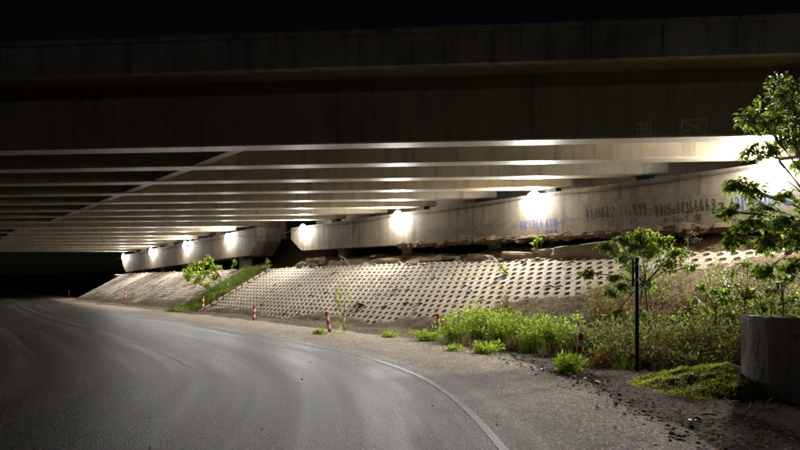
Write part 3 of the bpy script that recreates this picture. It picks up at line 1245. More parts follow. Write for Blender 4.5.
pp = gp(637, 372)
pole = empty('steel_pole', pp)
tag(pole, 'dark green upright steel pole standing alone among the weeds', 'pole')
MB(pp).tube([pp - UP * 0.1, pp + UP * 1.96], 0.034, 16).build('shaft', 'pole', pole, True)
MB(pp).lathe([(0.0, 2.0), (0.026, 1.995), (0.041, 1.975), (0.041, 1.955), (0.0, 1.955)], 16, pp).build('cap', 'pole', pole, True)
MB(pp).box(pp + Vector((-0.075, 0, 1.74)), (0.03, 0, 0), (0, 0.035, 0), (0, 0, 0.46)).build('side_bar', 'pole', pole)
for z in (1.60, 1.88):
    MB(pp).box(pp + Vector((-0.03, 0, z)), (0.08, 0, 0), (0, 0.10, 0), (0, 0, 0.035)).build('clamp', 'steel', pole)

WR = 1.25
wc = Vector((6.12, 8.8, 0))
well = empty('concrete_barrier', wc)
tag(well, 'low curved concrete wall with scuffed grey face at right edge', 'barrier')
prof = [(WR + 0.01, -0.1), (WR + .008, 0.3), (WR, 0.7), (WR - .004, 1.04), (WR - 0.012, 1.08), (WR - 0.03, 1.095), (WR - 0.20, 1.09), (WR - 0.22, 1.07), (WR - 0.22, -0.1)]
wv, wf = [], []
NA, NP = 60, len(prof)
for k in range(NA + 1):
    a_ = R(176 + 134 * k / NA)
    for r_, z_ in prof:
        w_ = 0.010 * n2(a_ * 3, z_ * 2, 1.0) + 0.006 * n2(a_ * 9, z_ * 7, 1.0, 3.0)
        chip = 0.03 * max(0.0, n2(a_ * 6, 1.0, 1.0, 9.0)) if z_ > 1.05 else 0.0
        wv.append(wc + Vector((math.cos(a_) * (r_ + w_), math.sin(a_) * (r_ + w_), z_ - chip)))
for k in range(NA):
    for j in range(NP - 1):
        wf.append((k * NP + j, (k + 1) * NP + j, (k + 1) * NP + j + 1, k * NP + j + 1))
wf.append(tuple(range(NP)))
wf.append(tuple(NA * NP + j for j in reversed(range(NP))))
MB(wc).add(wv, wf).build('wall_body', 'well', well)
sc = MB(wc)


def on_well(ang, z):
    return wc + Vector((math.cos(R(ang)) * (WR + 0.026), math.sin(R(ang)) * (WR + 0.026), z))


for st in ([(225, .24), (235, .19), (246, .16), (252, .12)], [(214, .86), (219, .88), (217, .78)], [(232, .92), (233, .84), (240, .86)], [(205, .62), (209, .6)]):
    pts = []
    for (a0, z0), (a1, z1) in zip(st, st[1:]):
        for k in range(5):
            pts.append(on_well(a0 + (a1 - a0) * k / 5, z0 + (z1 - z0) * k / 5))
    nrm = (pts[len(pts) // 2] - wc)
    nrm.z = 0
    ribbon(sc, pts, 0.03, nrm.normalized())
sc.build('graffiti', worn_paint('well_scribble_paint', (0.06, 0.062, 0.10), (0.2, 0.195, 0.185), 0.45, 0.65, 7, 0.9), well)


# ------------------------------------------------------------------ rubble
def rock(p, size, lab, rotz=0.0, seed=0, name='rubble_slab', mat='rock', group='slabs and rubble under the abutment cap', boxy=0.8):
    nx, ny, nz = 8, 6, 4
    me_v, me_f = [], []
    # rounded, chipped cuboid from a cube sphere grid
    import bmesh
    bm = bmesh.new()
    bmesh.ops.create_cube(bm, size=2.0)
    bmesh.ops.subdivide_edges(bm, edges=bm.edges[:], cuts=5, use_grid_fill=True)
    for v in bm.verts:
        c = v.co.copy()
        sph = c.normalized() * 1.25
        c = c * boxy + sph * (1 - boxy)
        c *= 1 + 0.16 * mnoise.noise(v.co * 0.9 + Vector((seed, 0, 0))) + 0.09 * mnoise.noise(v.co * 2.6 + Vector((0, seed, 0)))
        v.co = Vector((c.x * size[0] / 2, c.y * size[1] / 2, c.z * size[2] / 2))
    me = bpy.data.meshes.new(name)
    bm.to_mesh(me)
    bm.free()
    o = link(name, me, mat)
    o.location = p
    o.rotation_euler = (rnd.uniform(-0.06, 0.06), rnd.uniform(-0.08, 0.08), rotz)
    tag(o, lab, 'rubble', group)
    return o


RZ = math.atan2(D.y, D.x)


def rub(px_, s_off, size, lab, d=-0.15, dz=0.0, seed=1, rz=0.0):
    s = s_at(px_) + s_off
    z = soil_h(s, d) + size[2] * 0.42 + dz
    rock(W(s, d, z), size, lab, RZ + rz, seed)


rub(487, 0, (0.95, 0.5, 0.27), 'pale short slab lying alone under the middle of the cap', -0.35, 0, 3)
rub(528, 0, (1.3, 0.6, 0.28), 'pale broken slab with a weed growing behind it', -0.3, 0, 5, 0.1)
rub(556, 0, (1.15, 0.55, 0.34), 'pale chipped block against the big dark slab', -0.25, 0, 9, -0.1)
rub(596, 0, (2.4, 0.7, 0.5), 'big dark flat slab under the black graffiti', -0.32, -0.04, 12)
rub(391, 0, (1.25, 0.24, 0.22), 'pale broken beam stub poking out left of middle', -0.25, 0.06, 15, 0.35)
rub(318, 0, (1.3, 0.34, 0.2), 'long pale slab propped up beside the square column', -0.15, 0.28, 18, 0.05)
rub(317, -0.2, (1.0, 0.6, 0.34), 'dark lump of rubble under the propped slab', 0.0, 0, 21)
rub(312, 0.3, (0.42, 0.36, 0.24), 'small orange brown rock at the slope top left', -0.45, 0, 24)
rub(322, 0, (0.35, 0.3, 0.2), 'small pale rock at the foot of the square column', -0.5, 0, 27)
rub(436, 0, (1.3, 0.4, 0.16), 'low flat slab on the slope top below faded graffiti', -0.2, 0, 30)
rub(455, 0, (0.8, 0.5, 0.14), 'thin flat slab left of the pale short slab', -0.1, 0, 31)
rub(128, 0, (1.2, 0.7, 0.4), 'white lump of rubble below the far cap left tip', -0.7, 0, 33)

# tangled dead sticks near the column
st = empty('stick_pile', W(s_at(352), -0.3, soil_h(s_at(352), -0.3)))
tag(st, 'tangle of pale dead sticks at the slope top right of the column', 'sticks')
for k in range(9):
    a_ = rnd.uniform(0, 2 * math.pi)
    base = st.location + Vector((rnd.uniform(-.35, .35), rnd.uniform(-.25, .25), 0.02))
    tip = base + Vector((math.cos(a_) * 0.5, math.sin(a_) * 0.4, rnd.uniform(0.1, 0.5)))
    mid = (base + tip) / 2 + Vector((0, 0, rnd.uniform(0.02, 0.15)))
    MB(st.location).tube([base, mid, tip], [0.025, 0.02, 0.01], 6).build('stick', 'wood', st, True)


# ------------------------------------------------------------------ vegetation
def leafy_tree(name, label, cat, base, stems, clusters, leaf_len, mat, leaves_per=6, group=None, twig=True, stem_mat='bark', crown='crown', stem_name='trunk'):
    """stems: list of (points, radii). clusters: list of world positions (twig tips) with direction; palmate leaves round each."""
    root = empty(name, base)
    tag(root, label, cat, group)
    b = MB(base)
    for pts, rads in stems:
        b.tube(pts, rads, 7)
    P, Y, X, S = [], [], [], []
    for (c, dirn) in clusters:
        dirn = Vector(dirn).normalized()
        side = dirn.cross(UP)
        if side.length < 0.1:
            side = Vector((1, 0, 0))
        side.normalize()
        up2 = side.cross(dirn)
        n = leaves_per + rnd.randint(-1, 2)
        for k in range(n):
            a_ = 2 * math.pi * k / n + rnd.uniform(-.3, .3)
            y = (side * math.cos(a_) + dirn * (0.35 + 0.5 * math.sin(a_)) + up2 * rnd.uniform(-0.35, 0.25) - UP * rnd.uniform(0.05, 0.45))
            P.append(Vector(c) - Vector(base) + Vector((rnd.gauss(0, .02), rnd.gauss(0, .02), rnd.gauss(0, .02))))
            Y.append(y)
            X.append(y.cross(UP + Vector((rnd.uniform(-.5, .5), rnd.uniform(-.5, .5), 0))))
            S.append(leaf_len * rnd.uniform(0.6, 1.2))
    S = np.array(S)
    V, Fc = scatter(LEAF_V, LEAF_F, P, Y, X, S * 0.95, S, 0.25)
    b.build(stem_name, stem_mat, root, True)
    link(crown, np_mesh(crown, V, Fc), mat, root)
    return root


def grow(base, targets, spread, per, hub, rad=0.02):
    """simple branching: base -> hub -> target clump -> twigs; returns stems and clusters"""
    stems, clusters = [], []
    for (tc, tr, cnt) in targets:
        tc = Vector(tc)
        cnt = int(cnt * per / 6)
        m1 = hub + (tc - hub) * 0.5 + Vector((rnd.uniform(-.1, .1), rnd.uniform(-.1, .1), rnd.uniform(0, .12)))
        stems.append(([hub, m1, tc], [rad, rad * 0.7, rad * 0.35]))
        for _ in range(cnt):
            v = Vector((rnd.gauss(0, 1), rnd.gauss(0, 1), rnd.gauss(0, 1)))
            v = v.normalized() * rnd.uniform(0.25, 1.0)
            tip = tc + Vector((v.x * tr[0], v.y * tr[1], v.z * tr[2]))
            stems.append(([m1 + (tc - m1) * rnd.uniform(0.3, 1.0), (tc + tip) / 2 + Vector((0, 0, 0.02)), tip], [rad * 0.3, rad * 0.22, rad * 0.12]))
            clusters.append((tip, (tip - hub)))
    return stems, clusters


# big tree at the right edge, trunk just outside the frame
tb = Vector((7.55, 10.6, 0.05))
hub = at(835, 235, 10.5)
tg = []
for (x, y, Y, r, c) in [(788, 100, 9.9, .42, 16), (765, 122, 9.8, .34, 13), (790, 140, 10.0, .32, 13), (747, 118, 9.7, .18, 5), (770, 152, 10.2, .22, 6),
                        (748, 150, 9.9, .16, 4), (735, 185, 9.6, .2, 8), (752, 192, 9.7, .22, 8), (765, 208, 10.0, .24, 8), (728, 212, 9.6, .2, 7),
                        (750, 222, 9.8, .24, 9), (780, 222, 10.2, .3, 12), (785, 195, 10.4, .2, 5), (795, 240, 9.9, .28, 10), (762, 243, 9.7, .22, 8),
                        (730, 240, 9.6, .18, 6), (800, 165, 10.4, .2, 4), (815, 130, 10.2, .4, 12), (820, 200, 10.2, .4, 12), (776, 80, 10.0, .22, 4),
                        (792, 265, 9.7, .22, 8), (765, 270, 9.7, .18, 6), (845, 80, 10.4, .5, 14), (860, 150, 10.6, .5, 14)]:
    tg.append((at(x, y, Y), (r, r * 1.2, r * 0.75), c))
stems, clusters = grow(tb, tg, 0.3, 19, hub, 0.012)
stems.append(([tb - UP * .2, tb + Vector((-.05, 0, .9)), hub, at(842, 130, 10.5), at(850, 60, 10.4)], [0.10, 0.085, 0.065, 0.04, 0.02]))
leafy_tree('broadleaf_tree', 'broadleaf tree overhanging from right edge in front of the lamp', 'tree', tb, stems, clusters, 0.105, 'tree_leaf', 6)

# young tree behind the steel pole
tb = Vector((at(648, 340, 12.6).x, 12.6, 0.05))
hub = at(645, 285, 12.6)
tg = []
for (x, y, Y, r, c) in [(640, 236, 12.5, .26, 11), (622, 240, 12.4, .22, 8), (660, 240, 12.7, .26, 9), (606, 247, 12.3, .17, 6), (678, 252, 12.6, .24, 8),
                        (650, 252, 12.3, .26, 9), (625, 256, 12.5, .2, 7), (632, 268, 12.3, .2, 6), (668, 265, 12.5, .26, 7), (588, 273, 12.0, .15, 5),
                        (614, 277, 12.2, .13, 4), (612, 292, 12.1, .14, 5), (622, 285, 12.4, .16, 5), (648, 284, 12.5, .2, 4), (640, 312, 12.2, .2, 5),
                        (618, 312, 12.1, .14, 4), (690, 268, 12.4, .16, 3)]:
    tg.append((at(x, y, Y), (r, r, r * 0.6), c))
stems, clusters = grow(tb, tg, 0.3, 24, hub, 0.014)
stems.append(([tb - UP * .2, tb + Vector((.03, 0, .5)), hub], [0.03, 0.026, 0.02]))
leafy_tree('young_tree', 'young broadleaf tree growing behind the dark green steel pole', 'tree', tb, stems, clusters, 0.095, 'tree_leaf', 5)

# leafy saplings on the right part of the slope
for (x, yb, yt, Y, lab, npl) in [
    (745, 322, 262, 11.4, 'dark leafy sapling with drooping leaves left of the curved wall top', 9),
    (716, 330, 272, 11.8, 'leafy sapling among dry scrub right of the young tree', 7),
    (783, 318, 275, 10.8, 'leafy sapling directly above the curved concrete wall', 8),
]:
    tb = Vector((at(x, yb, Y).x, Y, 0.1))
    hub = at(x, (yb + yt) / 2 + 8, Y)
    tg = [(at(x + rnd.uniform(-24, 24), rnd.uniform(yt, yb - 12), Y + rnd.uniform(-.3, .3)), (.14, .14, .09), 4) for _ in range(npl)]
    stems, clusters = grow(tb, tg, 0.3, 12, hub, 0.009)
    stems.append(([tb - UP * .2, (tb + hub) / 2, hub], [0.018, 0.015, 0.011]))
    leafy_tree('sapling', lab, 'sapling', tb, stems, clusters, 0.10, 'tree_leaf', 5, 'leafy saplings on the right of the slope')

# thin bright sapling between the posts
tb = gp(344, 333)
tb.z = 0.08
tops = [at(341 + rnd.uniform(-6, 6) + k * 0.25, 328 - k * 3.6, tb.y) for k in range(11)]
stems = [([tb - UP * 0.1, at(344, 312, tb.y), at(346, 292, tb.y)], [0.016, 0.012, 0.006])]
clusters = []
for t_ in tops:
    for _ in range(2):
        tip = t_ + Vector((rnd.uniform(-.12, .12), rnd.uniform(-.12, .12), rnd.uniform(-.05, .05)))
        clusters.append((tip, (tip - Vector((tb.x, tb.y, tip.z - 0.1)))))
leafy_tree('sapling', 'thin bright green sapling at slope toe right of the leaning post', 'sapling', tb, stems, clusters, 0.13, 'herb', 4)

# round shrub on the grass strip between the two paved slopes
bs = W(35.0, -2.2)
bs.z = soil_h(35.0, -2.2)
hub = bs + UP * 0.45
tg = []
for (x, y, r, c) in [(208, 259, .25, 8), (200, 264, .35, 11), (190, 270, .35, 11), (215, 268, .3, 10), (205, 274, .35, 10), (198, 280, .3, 9), (187, 277, .22, 6), (216, 277, .22, 7), (207, 285, .25, 7)]:
    tg.append((at(x, y, bs.y), (r * 1.3, r * 1.3, r), c))
stems, clusters = grow(bs, tg, 0.3, 22, hub, 0.02)
stems.append(([bs - UP * .1, hub], [0.035, 0.028]))
leafy_tree('leafy_shrub', 'round pale green leafy shrub on the grass strip between paved slopes', 'shrub', bs, stems, clusters, 0.15, 'herb', 5)

# small weeds at the top of the slope
for (s, d, h, lab) in [(s_at(292) + 1.2, -0.9, 0.75, 'spindly weed standing up at the top of the grass strip'),
                       (s_at(243), -0.6, 0.6, 'small weed with round leaves beside the far cap column'),
                       (s_at(543), -0.28, 0.7, 'small green weed sprouting among the broken slabs'),
                       (s_at(535), -1.6, 0.45, 'small weed growing in the paved slope below the slabs'),
                       (s_at(118) , -1.0, 0.9, 'small pale shrub at the left tip of the far cap'),
                       (s_at(694), -0.35, 0.8, 'dry looking bush against the brown earth under the cap')]:
    b0 = W(s, d, soil_h(s, d))
    hub = b0 + UP * h * 0.55
    tg = [(b0 + Vector((rnd.uniform(-.25, .25) * h, rnd.uniform(-.2, .2) * h, rnd.uniform(.45, 1.05) * h)), (.1, .1, .08), 3) for _ in range(6)]
    stems, clusters = grow(b0, tg, 0.3, 6, hub, 0.008)
    stems.append(([b0 - UP * .05, hub], [0.012, 0.009]))
    dry = 'dry' in lab
    leafy_tree('weed', lab, 'weed', b0, stems, clusters, 0.06 if dry else 0.11, 'dry' if dry else 'tree_leaf', 6 if dry else 4, 'weeds along the slope top', stem_mat='stem', crown='leaves', stem_name='stem')


def grass_clump(name, label, base, n, h, spread, mat, width=0.012, cat='grass', group=None, zf=None, lean=0.5, bend=0.5, part='blades'):
    """a tuft built of blades, one thing"""
    base = Vector(base)
    root = empty(name, base)
    tag(root, label, cat, group)
    a = nrng.uniform(0, 2 * math.pi, n)
    r = np.sqrt(nrng.uniform(0, 1, n)) * spread
    pos = np.stack([np.cos(a) * r, np.sin(a) * r, np.full(n, -0.03)], 1)
    y = np.stack([np.cos(a) * r / spread * lean, np.sin(a) * r / spread * lean, np.ones(n)], 1) + nrng.normal(0, 0.22, (n, 3)) * [1, 1, 0.2]
    x = rand_dirs(n, -0.3, 0.3)
    L = h * nrng.uniform(0.45, 1.1, n) * (1 - 0.35 * (r / spread) ** 2)
    V, Fc = scatter(BLADE_V, BLADE_F, pos, y, x, width, L, bend * nrng.uniform(0.1, 0.9, n))
    link(part, np_mesh(part, V, Fc), mat, root)
    return root


def feathery(name, label, base, nst, h, spread, mat, leaf=0.05, group=None, cat='shrub', stem_mat='stem', per=26, dens=1.0):
    """many thin upright stems with small leaves along them"""
    base = Vector(base)
    root = empty(name, base)
    tag(root, label, cat, group)
    b = MB(base)
    P, Y, X, S = [], [], [], []
    for k in range(nst):
        a_ = rnd.uniform(0, 2 * math.pi)
        rr = math.sqrt(rnd.random()) * spread
        foot = base + Vector((math.cos(a_) * rr * 0.5, math.sin(a_) * rr * 0.5, -0.03))
        hh = h * (rnd.uniform(0.35, 1.0) if rnd.random() < .8 else rnd.uniform(1.0, 1.3))
        lean = Vector((math.cos(a_) * rr * 0.8, math.sin(a_) * rr * 0.8, 0))
        tip = foot + lean + UP * hh + Vector((rnd.gauss(0, .05), rnd.gauss(0, .05), 0))
        mid = (foot + tip) / 2 + Vector((rnd.gauss(0, .04), rnd.gauss(0, .04), 0.04))
        b.tube([foot, mid, tip], [0.007, 0.005, 0.0025], 4, False)
        for j in range(per):
            t = rnd.uniform(0.12, 1.0)
            q = foot.lerp(mid, t * 2) if t < .5 else mid.lerp(tip, t * 2 - 1)
            br = Vector((rnd.gauss(0, 1), rnd.gauss(0, 1), rnd.gauss(0.25, .7))).normalized()
            q = q + br * rnd.uniform(0.0, 0.11) * dens
            P.append(q - base)
            Y.append(br + Vector((0, 0, 0.25)))
            X.append(Vector((rnd.gauss(0, 1), rnd.gauss(0, 1), rnd.gauss(0, 1))))
            S.append(leaf * rnd.choice((0.5, 0.7, 0.9, 1.1, 1.3, 1.7)) * rnd.uniform(0.85, 1.15))
    S = np.array(S)
    V, Fc = scatter(LEAF4_V, LEAF4_F, P, Y, X, S * 0.8, S, 0.1)
    b.build('stems', stem_mat, root)
    link('leaves', np_mesh('leaves', V, Fc), mat, root)
    return root


def onsoil(p):
    s, d = p.dot(D), p.dot(N) - CW
    p = Vector(p)
    p.z = max(0.0, soil_h(s, d)) if (S0 < s < S1 and D0 < d < D1) else 0.0
    return p


# bright green weeds along the shoulder
herbs = [
    (428, 341, .26, .30, 34, 'low yellow green weed left of the red and white post'),
    (456, 343, .66, .36, 60, 'tall bright feathery weed just right of the post'),
    (476, 341, .78, .40, 70, 'brightest feathery weed in the roadside weed bed'),
    (500, 345, .7, .42, 60, 'feathery green weed above the low yellow weed'),
    (522, 347, .68, .44, 60, 'feathery green weed in the middle of the weed bed'),
    (541, 351, .62, .42, 60, 'feathery green weed above the litter'),
    (560, 351, .66, .40, 56, 'feathery green weed left behind the near striped post'),
    (486, 354, .22, .26, 26, 'low yellow weed spilling onto the shoulder'),
    (455, 352, .10, .14, 12, 'tiny weed tuft on the shoulder edge'),
    (568, 372, .26, .26, 30, 'low weed at the foot of the near striped post'),
    (592, 354, .66, .38, 46, 'green weed right behind the near striped post'),
    (512, 342, .7, .45, 60, 'green weed at the back of the weed bed middle'),
    (548, 346, .7, .45, 60, 'green weed at the back of the weed bed right'),
    (318, 335, .14, .14, 14, 'tiny green weed left of the leaning post'),
    (390, 338, .12, .14, 12, 'tiny green weed on the bare slope toe'),
]
for (x, y, h, sp, nst, lab) in herbs:
    feathery('roadside_weed', lab, onsoil(gp(x, y)), int(nst * 0.8), h, sp, 'herb' if ('back' not in lab and 'right behind' not in lab) else 'scrub', 0.07, 'bright green roadside weeds', 'weed', 'stem', 34, 0.8)

# grey green scrub behind the pole
k = 0
scrub_labels = ['scrub bush right behind the green weeds', 'scrub bush at the left foot of the young tree', 'scrub bush under the young tree crown',
                'scrub bush directly right of the pole', 'scrub bush right of the young tree stem', 'tall grey green scrub bush left of the curved wall',
                'scrub bush at the left edge of the curved wall', 'scrub bush behind the curved wall top', 'pale dry scrub bush up the slope behind the pole',
                'pale dry scrub bush up the slope left of the sapling', 'pale dry scrub bush high on the slope at right', 'scrub bush low behind the pole',
                'scrub bush above the brown dead leaves', 'scrub bush above the mossy mound', 'scrub bush at right edge behind the curved wall',
                'sparse dead stalk bush above the green weeds', 'scrub bush at the upper right by the overhanging tree', 'scrub bush in front of the dry saplings']
scrub_pos = [(585, 352, 13.4, .62), (606, 350, 13.0, .7), (640, 350, 12.9, .75), (665, 352, 12.2, .75), (690, 350, 12.4, .7), (712, 352, 11.8, .7),
             (732, 352, 11.2, .7), (765, 350, 11.0, 1.05), (640, 330, 14.2, .6), (690, 330, 13.8, .7), (740, 325, 13.2, .7), (618, 362, 12.0, .5),
             (672, 362, 11.3, .42), (705, 362, 10.9, .42), (795, 350, 10.6, 1.0), (508, 320, 17.3, .75), (775, 330, 12.6, .9), (655, 358, 11.6, .45)]
for lab, (x, y, Y, h) in zip(scrub_labels, scrub_pos):
    p = onsoil(Vector(((x - 400) / F * Y, Y, 0)))
    dry = 'dry' in lab or 'dead' in lab
    feathery('scrub_bush', lab, p, 26 if 'stalk' in lab else 60, h, 0.5 if 'stalk' not in lab else .2, 'dry' if dry else 'scrub', 0.058, 'grey green scrub on the right of the slope', 'shrub', 'stem', 24, 1.3)


for _ in range(24):
    s_, d_ = rnd.uniform(1.5, 9.0), rnd.uniform(-5.6, -2.2)
    p = W(s_, d_, soil_h(s_, d_))
    feathery('scrub_bush', 'loose scrub bush in the thicket between the young tree and the curved wall', p, 46, rnd.uniform(.55, .95), 0.5,
             rnd.choice(['scrub', 'scrub', 'scrub', 'dry', 'brown_leaf']), 0.06, 'scrub thicket on the right of the slope', 'shrub', 'stem', 24, 1.4)


# ground cover nobody could count
def cover(name, pts, h, width, mat, label, bend=0.6, lean=0.45):
    pts = np.array([tuple(p) for p in pts])
    n = len(pts)
    y = np.stack([nrng.normal(0, lean, n), nrng.normal(0, lean, n), np.ones(n)], 1)
    x = rand_dirs(n, -.3, .3)
    L = h * nrng.uniform(0.4, 1.15, n) * np.array([1 + 0.9 * n2(q[0], q[1], 1.1, 3.3) for q in pts])
    V, Fc = scatter(BLADE_V, BLADE_F, pts, y, x, width, L, bend * nrng.uniform(0.1, 1, n))
    o = link(name, np_mesh(name, V, Fc), mat)
    tag(o, label, 'grass', kind='stuff')
    return o


pts = []
while len(pts) < 9000:
    s, d = rnd.uniform(31.9, 35.4), rnd.uniform(-5.6, -0.5)
    if s > 34.6 + n2(d, 1, 1.2) * 0.8 or s < 32.1 + n2(d, 4, 1.5) * 0.4:
        continue
    pts.append(W(s, d, soil_h(s, d) - 0.02))
cover('grass', pts, 0.50, 0.018, 'strip_grass', 'green grass strip running up between the two paved slopes', 0.8, 0.6)

pts = []
while len(pts) < 22000:
    s, d = rnd.uniform(-3, 14.5), rnd.uniform(-5.2, -0.9)
    u = (d - TOE_D) / (TOP_D - TOE_D) * SLOPE_L
    if u > interp(UB, s) + 0.25 + 0.5 * n2(s, d, 1.1, 3.0):
        continue
    if n2(s, d, 0.9, 8.0) < -0.3:
        continue
    pts.append(W(s, d, soil_h(s, d) - 0.02))
cover('dry_grass', pts, 0.27, 0.011, 'dry', 'matted dry straw coloured grass over the right of the slope', 1.0, 0.9)

pts = []
while len(pts) < 1800:
    s, d = rnd.uniform(60.5, 74), 0
    dd = rnd.uniform(-5, -0.5)
    d = dd + recede(s)
    pts.append(W(s, d, soil_h(s, d) - 0.02) if D0 < d < D1 else W(60.5, -1, soil_h(60.5, -1)))
cover('dry_grass', pts, 0.28, 0.02, 'dry', 'dry yellow grass on the embankment nose at far left', 0.7, 0.5)

# mossy mound beside the well
mc = Vector((4.75, 9.35, 0))
mv, mf = [], []
nr, na = 16, 48
for i in range(nr + 1):
    r = i / nr
    for k in range(na):
        a_ = 2 * math.pi * k / na
        x, y = mc.x + math.cos(a_) * r * 1.25, mc.y + math.sin(a_) * r * 1.15
        z = (0.30 + 0.14 * (x - mc.x)) * (1 - r * r) + (0.08 * n2(x, y, 2.4) + 0.05 * n2(x, y, 6)) * (1 - r ** 4) - 0.03
        mv.append((x - mc.x, y - mc.y, z))
for i in range(nr):
    for k in range(na):
        mf.append((i * na + k, i * na + (k + 1) % na, (i + 1) * na + (k + 1) % na, (i + 1) * na + k))
mme = bpy.data.meshes.new('mound')
mme.from_pydata(mv, [], mf)
mme.update()
mme.shade_smooth()
mound = link('mound', mme, 'ground')
mound.location = mc
tag(mound, kind='structure')


def mound_z(x, y):
    r = math.hypot((x - mc.x) / 1.25, (y - mc.y) / 1.15)
    if r > 1:
        return 0.0
    return max(0, (0.30 + 0.14 * (x - mc.x)) * (1 - r * r) + (0.08 * n2(x, y, 2.4) + 0.05 * n2(x, y, 6)) * (1 - r ** 4) - 0.03)


pts = []
while len(pts) < 16000:
    x, y = mc.x + rnd.uniform(-1.4, 1.1), mc.y + rnd.uniform(-1.3, 1.2)
    if math.hypot(x - wc.x, y - wc.y) < WR + 0.05:
        continue
    if math.hypot((x - mc.x) / 1.3, (y - mc.y) / 1.2) > 0.95 + 0.25 * n2(x, y, 2):
        continue
    if n2(x, y, 3.0, 5.0) < -0.5:
        continue
    pts.append((x, y, mound_z(x, y) - 0.01))
cover('moss', pts, 0.075, 0.010, 'moss', 'short mossy green turf on the mound left of the curved wall', 0.9, 0.8)

# dead leaves and straw on the ground to the right
n = 5200
P = []
while len(P) < n:
    x, y = rnd.uniform(1.8, 6.8), rnd.uniform(5.6, 12.5)
    # right of the shoulder only
    i = min(range(0, len(path), 4), key=lambda q: (path[q].x - x) ** 2 + (path[q].y - y) ** 2)
    off = (Vector((x, y, 0)) - path[i]).dot(rightn[i])
    if off < shoulder(i) - 0.35 + rnd.gauss(0, 0.18):
        continue
    if math.hypot(x - wc.x, y - wc.y) < WR + 0.03:
        continue
    if n2(x, y, 1.0, 6.0) < -0.25 and rnd.random() < 0.8:
        continue
    p = onsoil(Vector((x, y, 0)))
    P.append((x, y, max(p.z, mound_z(x, y)) + rnd.uniform(0.004, 0.03)))
P = np.array(P)
Yd = rand_dirs(n, -0.25, 0.45)
S = nrng.uniform(0.03, 0.085, n)
V, Fc = scatter(LEAF4_V, LEAF4_F, P, Yd, rand_dirs(n, -.4, .4), S * 0.8, S, 0.1)
o = link('leaf_litter', np_mesh('leaf_litter', V, Fc), 'brown_leaf')
tag(o, 'brown dead leaves strewn on the ground at right', 'leaf litter', kind='stuff')

# brown dead bracken under the scrub
for (x, y, h, lab) in [(655, 365, .34, 'rusty brown dead plant right of the pole foot'), (684, 358, .40, 'rusty brown dead plant behind the mossy mound'),
                       (712, 355, .40, 'rusty brown dead plant between mound and scrub'), (612, 366, .28, 'brown dead plant left of the pole foot')]:
    feathery('dead_plant', lab, onsoil(gp(x, y)), 30, h, 0.4, 'brown_leaf', 0.07, 'rusty dead plants at the scrub foot', 'plant', 'stem', 22, 1.2)

# thin grass tufts mixed in with the weeds
for (x, y, h, mt) in [(447, 345, .45, 'strip_grass'), (466, 347, .6, 'dry'), (489, 349, .5, 'strip_grass'), (514, 350, .62, 'dry'), (533, 352, .5, 'strip_grass'),
                      (551, 356, .55, 'dry'), (571, 361, .4, 'strip_grass'), (585, 366, .35, 'dry'), (603, 364, .5, 'dry'), (625, 368, .4, 'strip_grass'), (668, 372, .3, 'dry')]:
    tone = 'straw coloured' if mt == 'dry' else 'green'
    grass_clump('grass_tuft', 'thin %s grass tuft mixed in among the roadside weeds' % tone, onsoil(gp(x, y)), 130, h, 0.26, mt, 0.011, 'grass', '%s grass tufts in the weeds' % tone)

# gravel along the edge of the shoulder
gv, gf = [], []
octv = np.array([(1, 0, 0), (0, 1, 0), (-1, 0, 0), (0, -1, 0), (0, 0, .7), (0, 0, -.6)], float)
octf = np.array([(0, 1, 4), (1, 2, 4), (2, 3, 4), (3, 0, 4), (1, 0, 5), (2, 1, 5), (3, 2, 5), (0, 3, 5)])
cnt = 0
for i in range(len(path)):
    if not (4 < path[i].y < 40):
        continue
    for _ in range(14 if path[i].y < 14 else 5):
        off = shoulder(i) + rnd.gauss(0.05, 0.30)
        p = path[i] + rightn[i] * off + tang[i] * rnd.uniform(-.2, .2)
        r = abs(rnd.gauss(0, 0.016)) + 0.007
        p = onsoil(p)
        q = octv * r * nrng.uniform(0.6, 1.4, (6, 1)) * np.array([1, 1, .8]) + np.array([p.x, p.y, max(p.z, 0.03 if off < shoulder(i) else 0) + r * 0.4])
        gv.append(q)
        gf.append(octf + cnt * 6)
        cnt += 1
for _ in range(500):          # grit lying on the carriageway
    i = rnd.randrange(len(path))
    if not (4 < path[i].y < 26):
        continue
    off = rnd.uniform(-4, 2.5)
    p = path[i] + rightn[i] * off
    r = abs(rnd.gauss(0, 0.008)) + 0.004
    gv.append(octv * r * nrng.uniform(0.6, 1.4, (6, 1)) + np.array([p.x, p.y, 0.03 + r * 0.4]))
    gf.append(octf + cnt * 6)
    cnt += 1
o = link('gravel', np_mesh('gravel', np.concatenate(gv), np.concatenate(gf)), 'rock')
tag(o, 'loose gravel and grit along the road shoulder', 'gravel', kind='stuff')


# crumbled stones on the bench under the cap and down the slope
gv, gf, cnt = [], [], 0
for _ in range(900):
    s_ = rnd.uniform(3, 60)
    d_ = rnd.gauss(-0.35, 0.28) if rnd.random() < 0.75 else rnd.uniform(-5.0, -0.6)
    if 30.3 < s_ < 35.5 or not D0 < d_ < 0.9:
        continue
    r = min(0.16, abs(rnd.gauss(0, 0.05)) + 0.015) * (1.0 if d_ > -0.8 else 0.55)
    q = octv * r * nrng.uniform(0.6, 1.5, (6, 1)) * np.array([1.2, 1, .8])
    p = W(s_, d_, max(soil_h(s_, d_), base_h(s_, d_) if d_ < -0.6 else 0) + r * 0.3)
    gv.append(q + np.array([p.x, p.y, p.z]))
    gf.append(octf + cnt * 6)
    cnt += 1
o = link('crumbled_stone', np_mesh('crumbled_stone', np.concatenate(gv), np.concatenate(gf)), 'rock')
tag(o, 'crumbled stones strewn under the cap and down the paved slope', 'stones', kind='stuff')


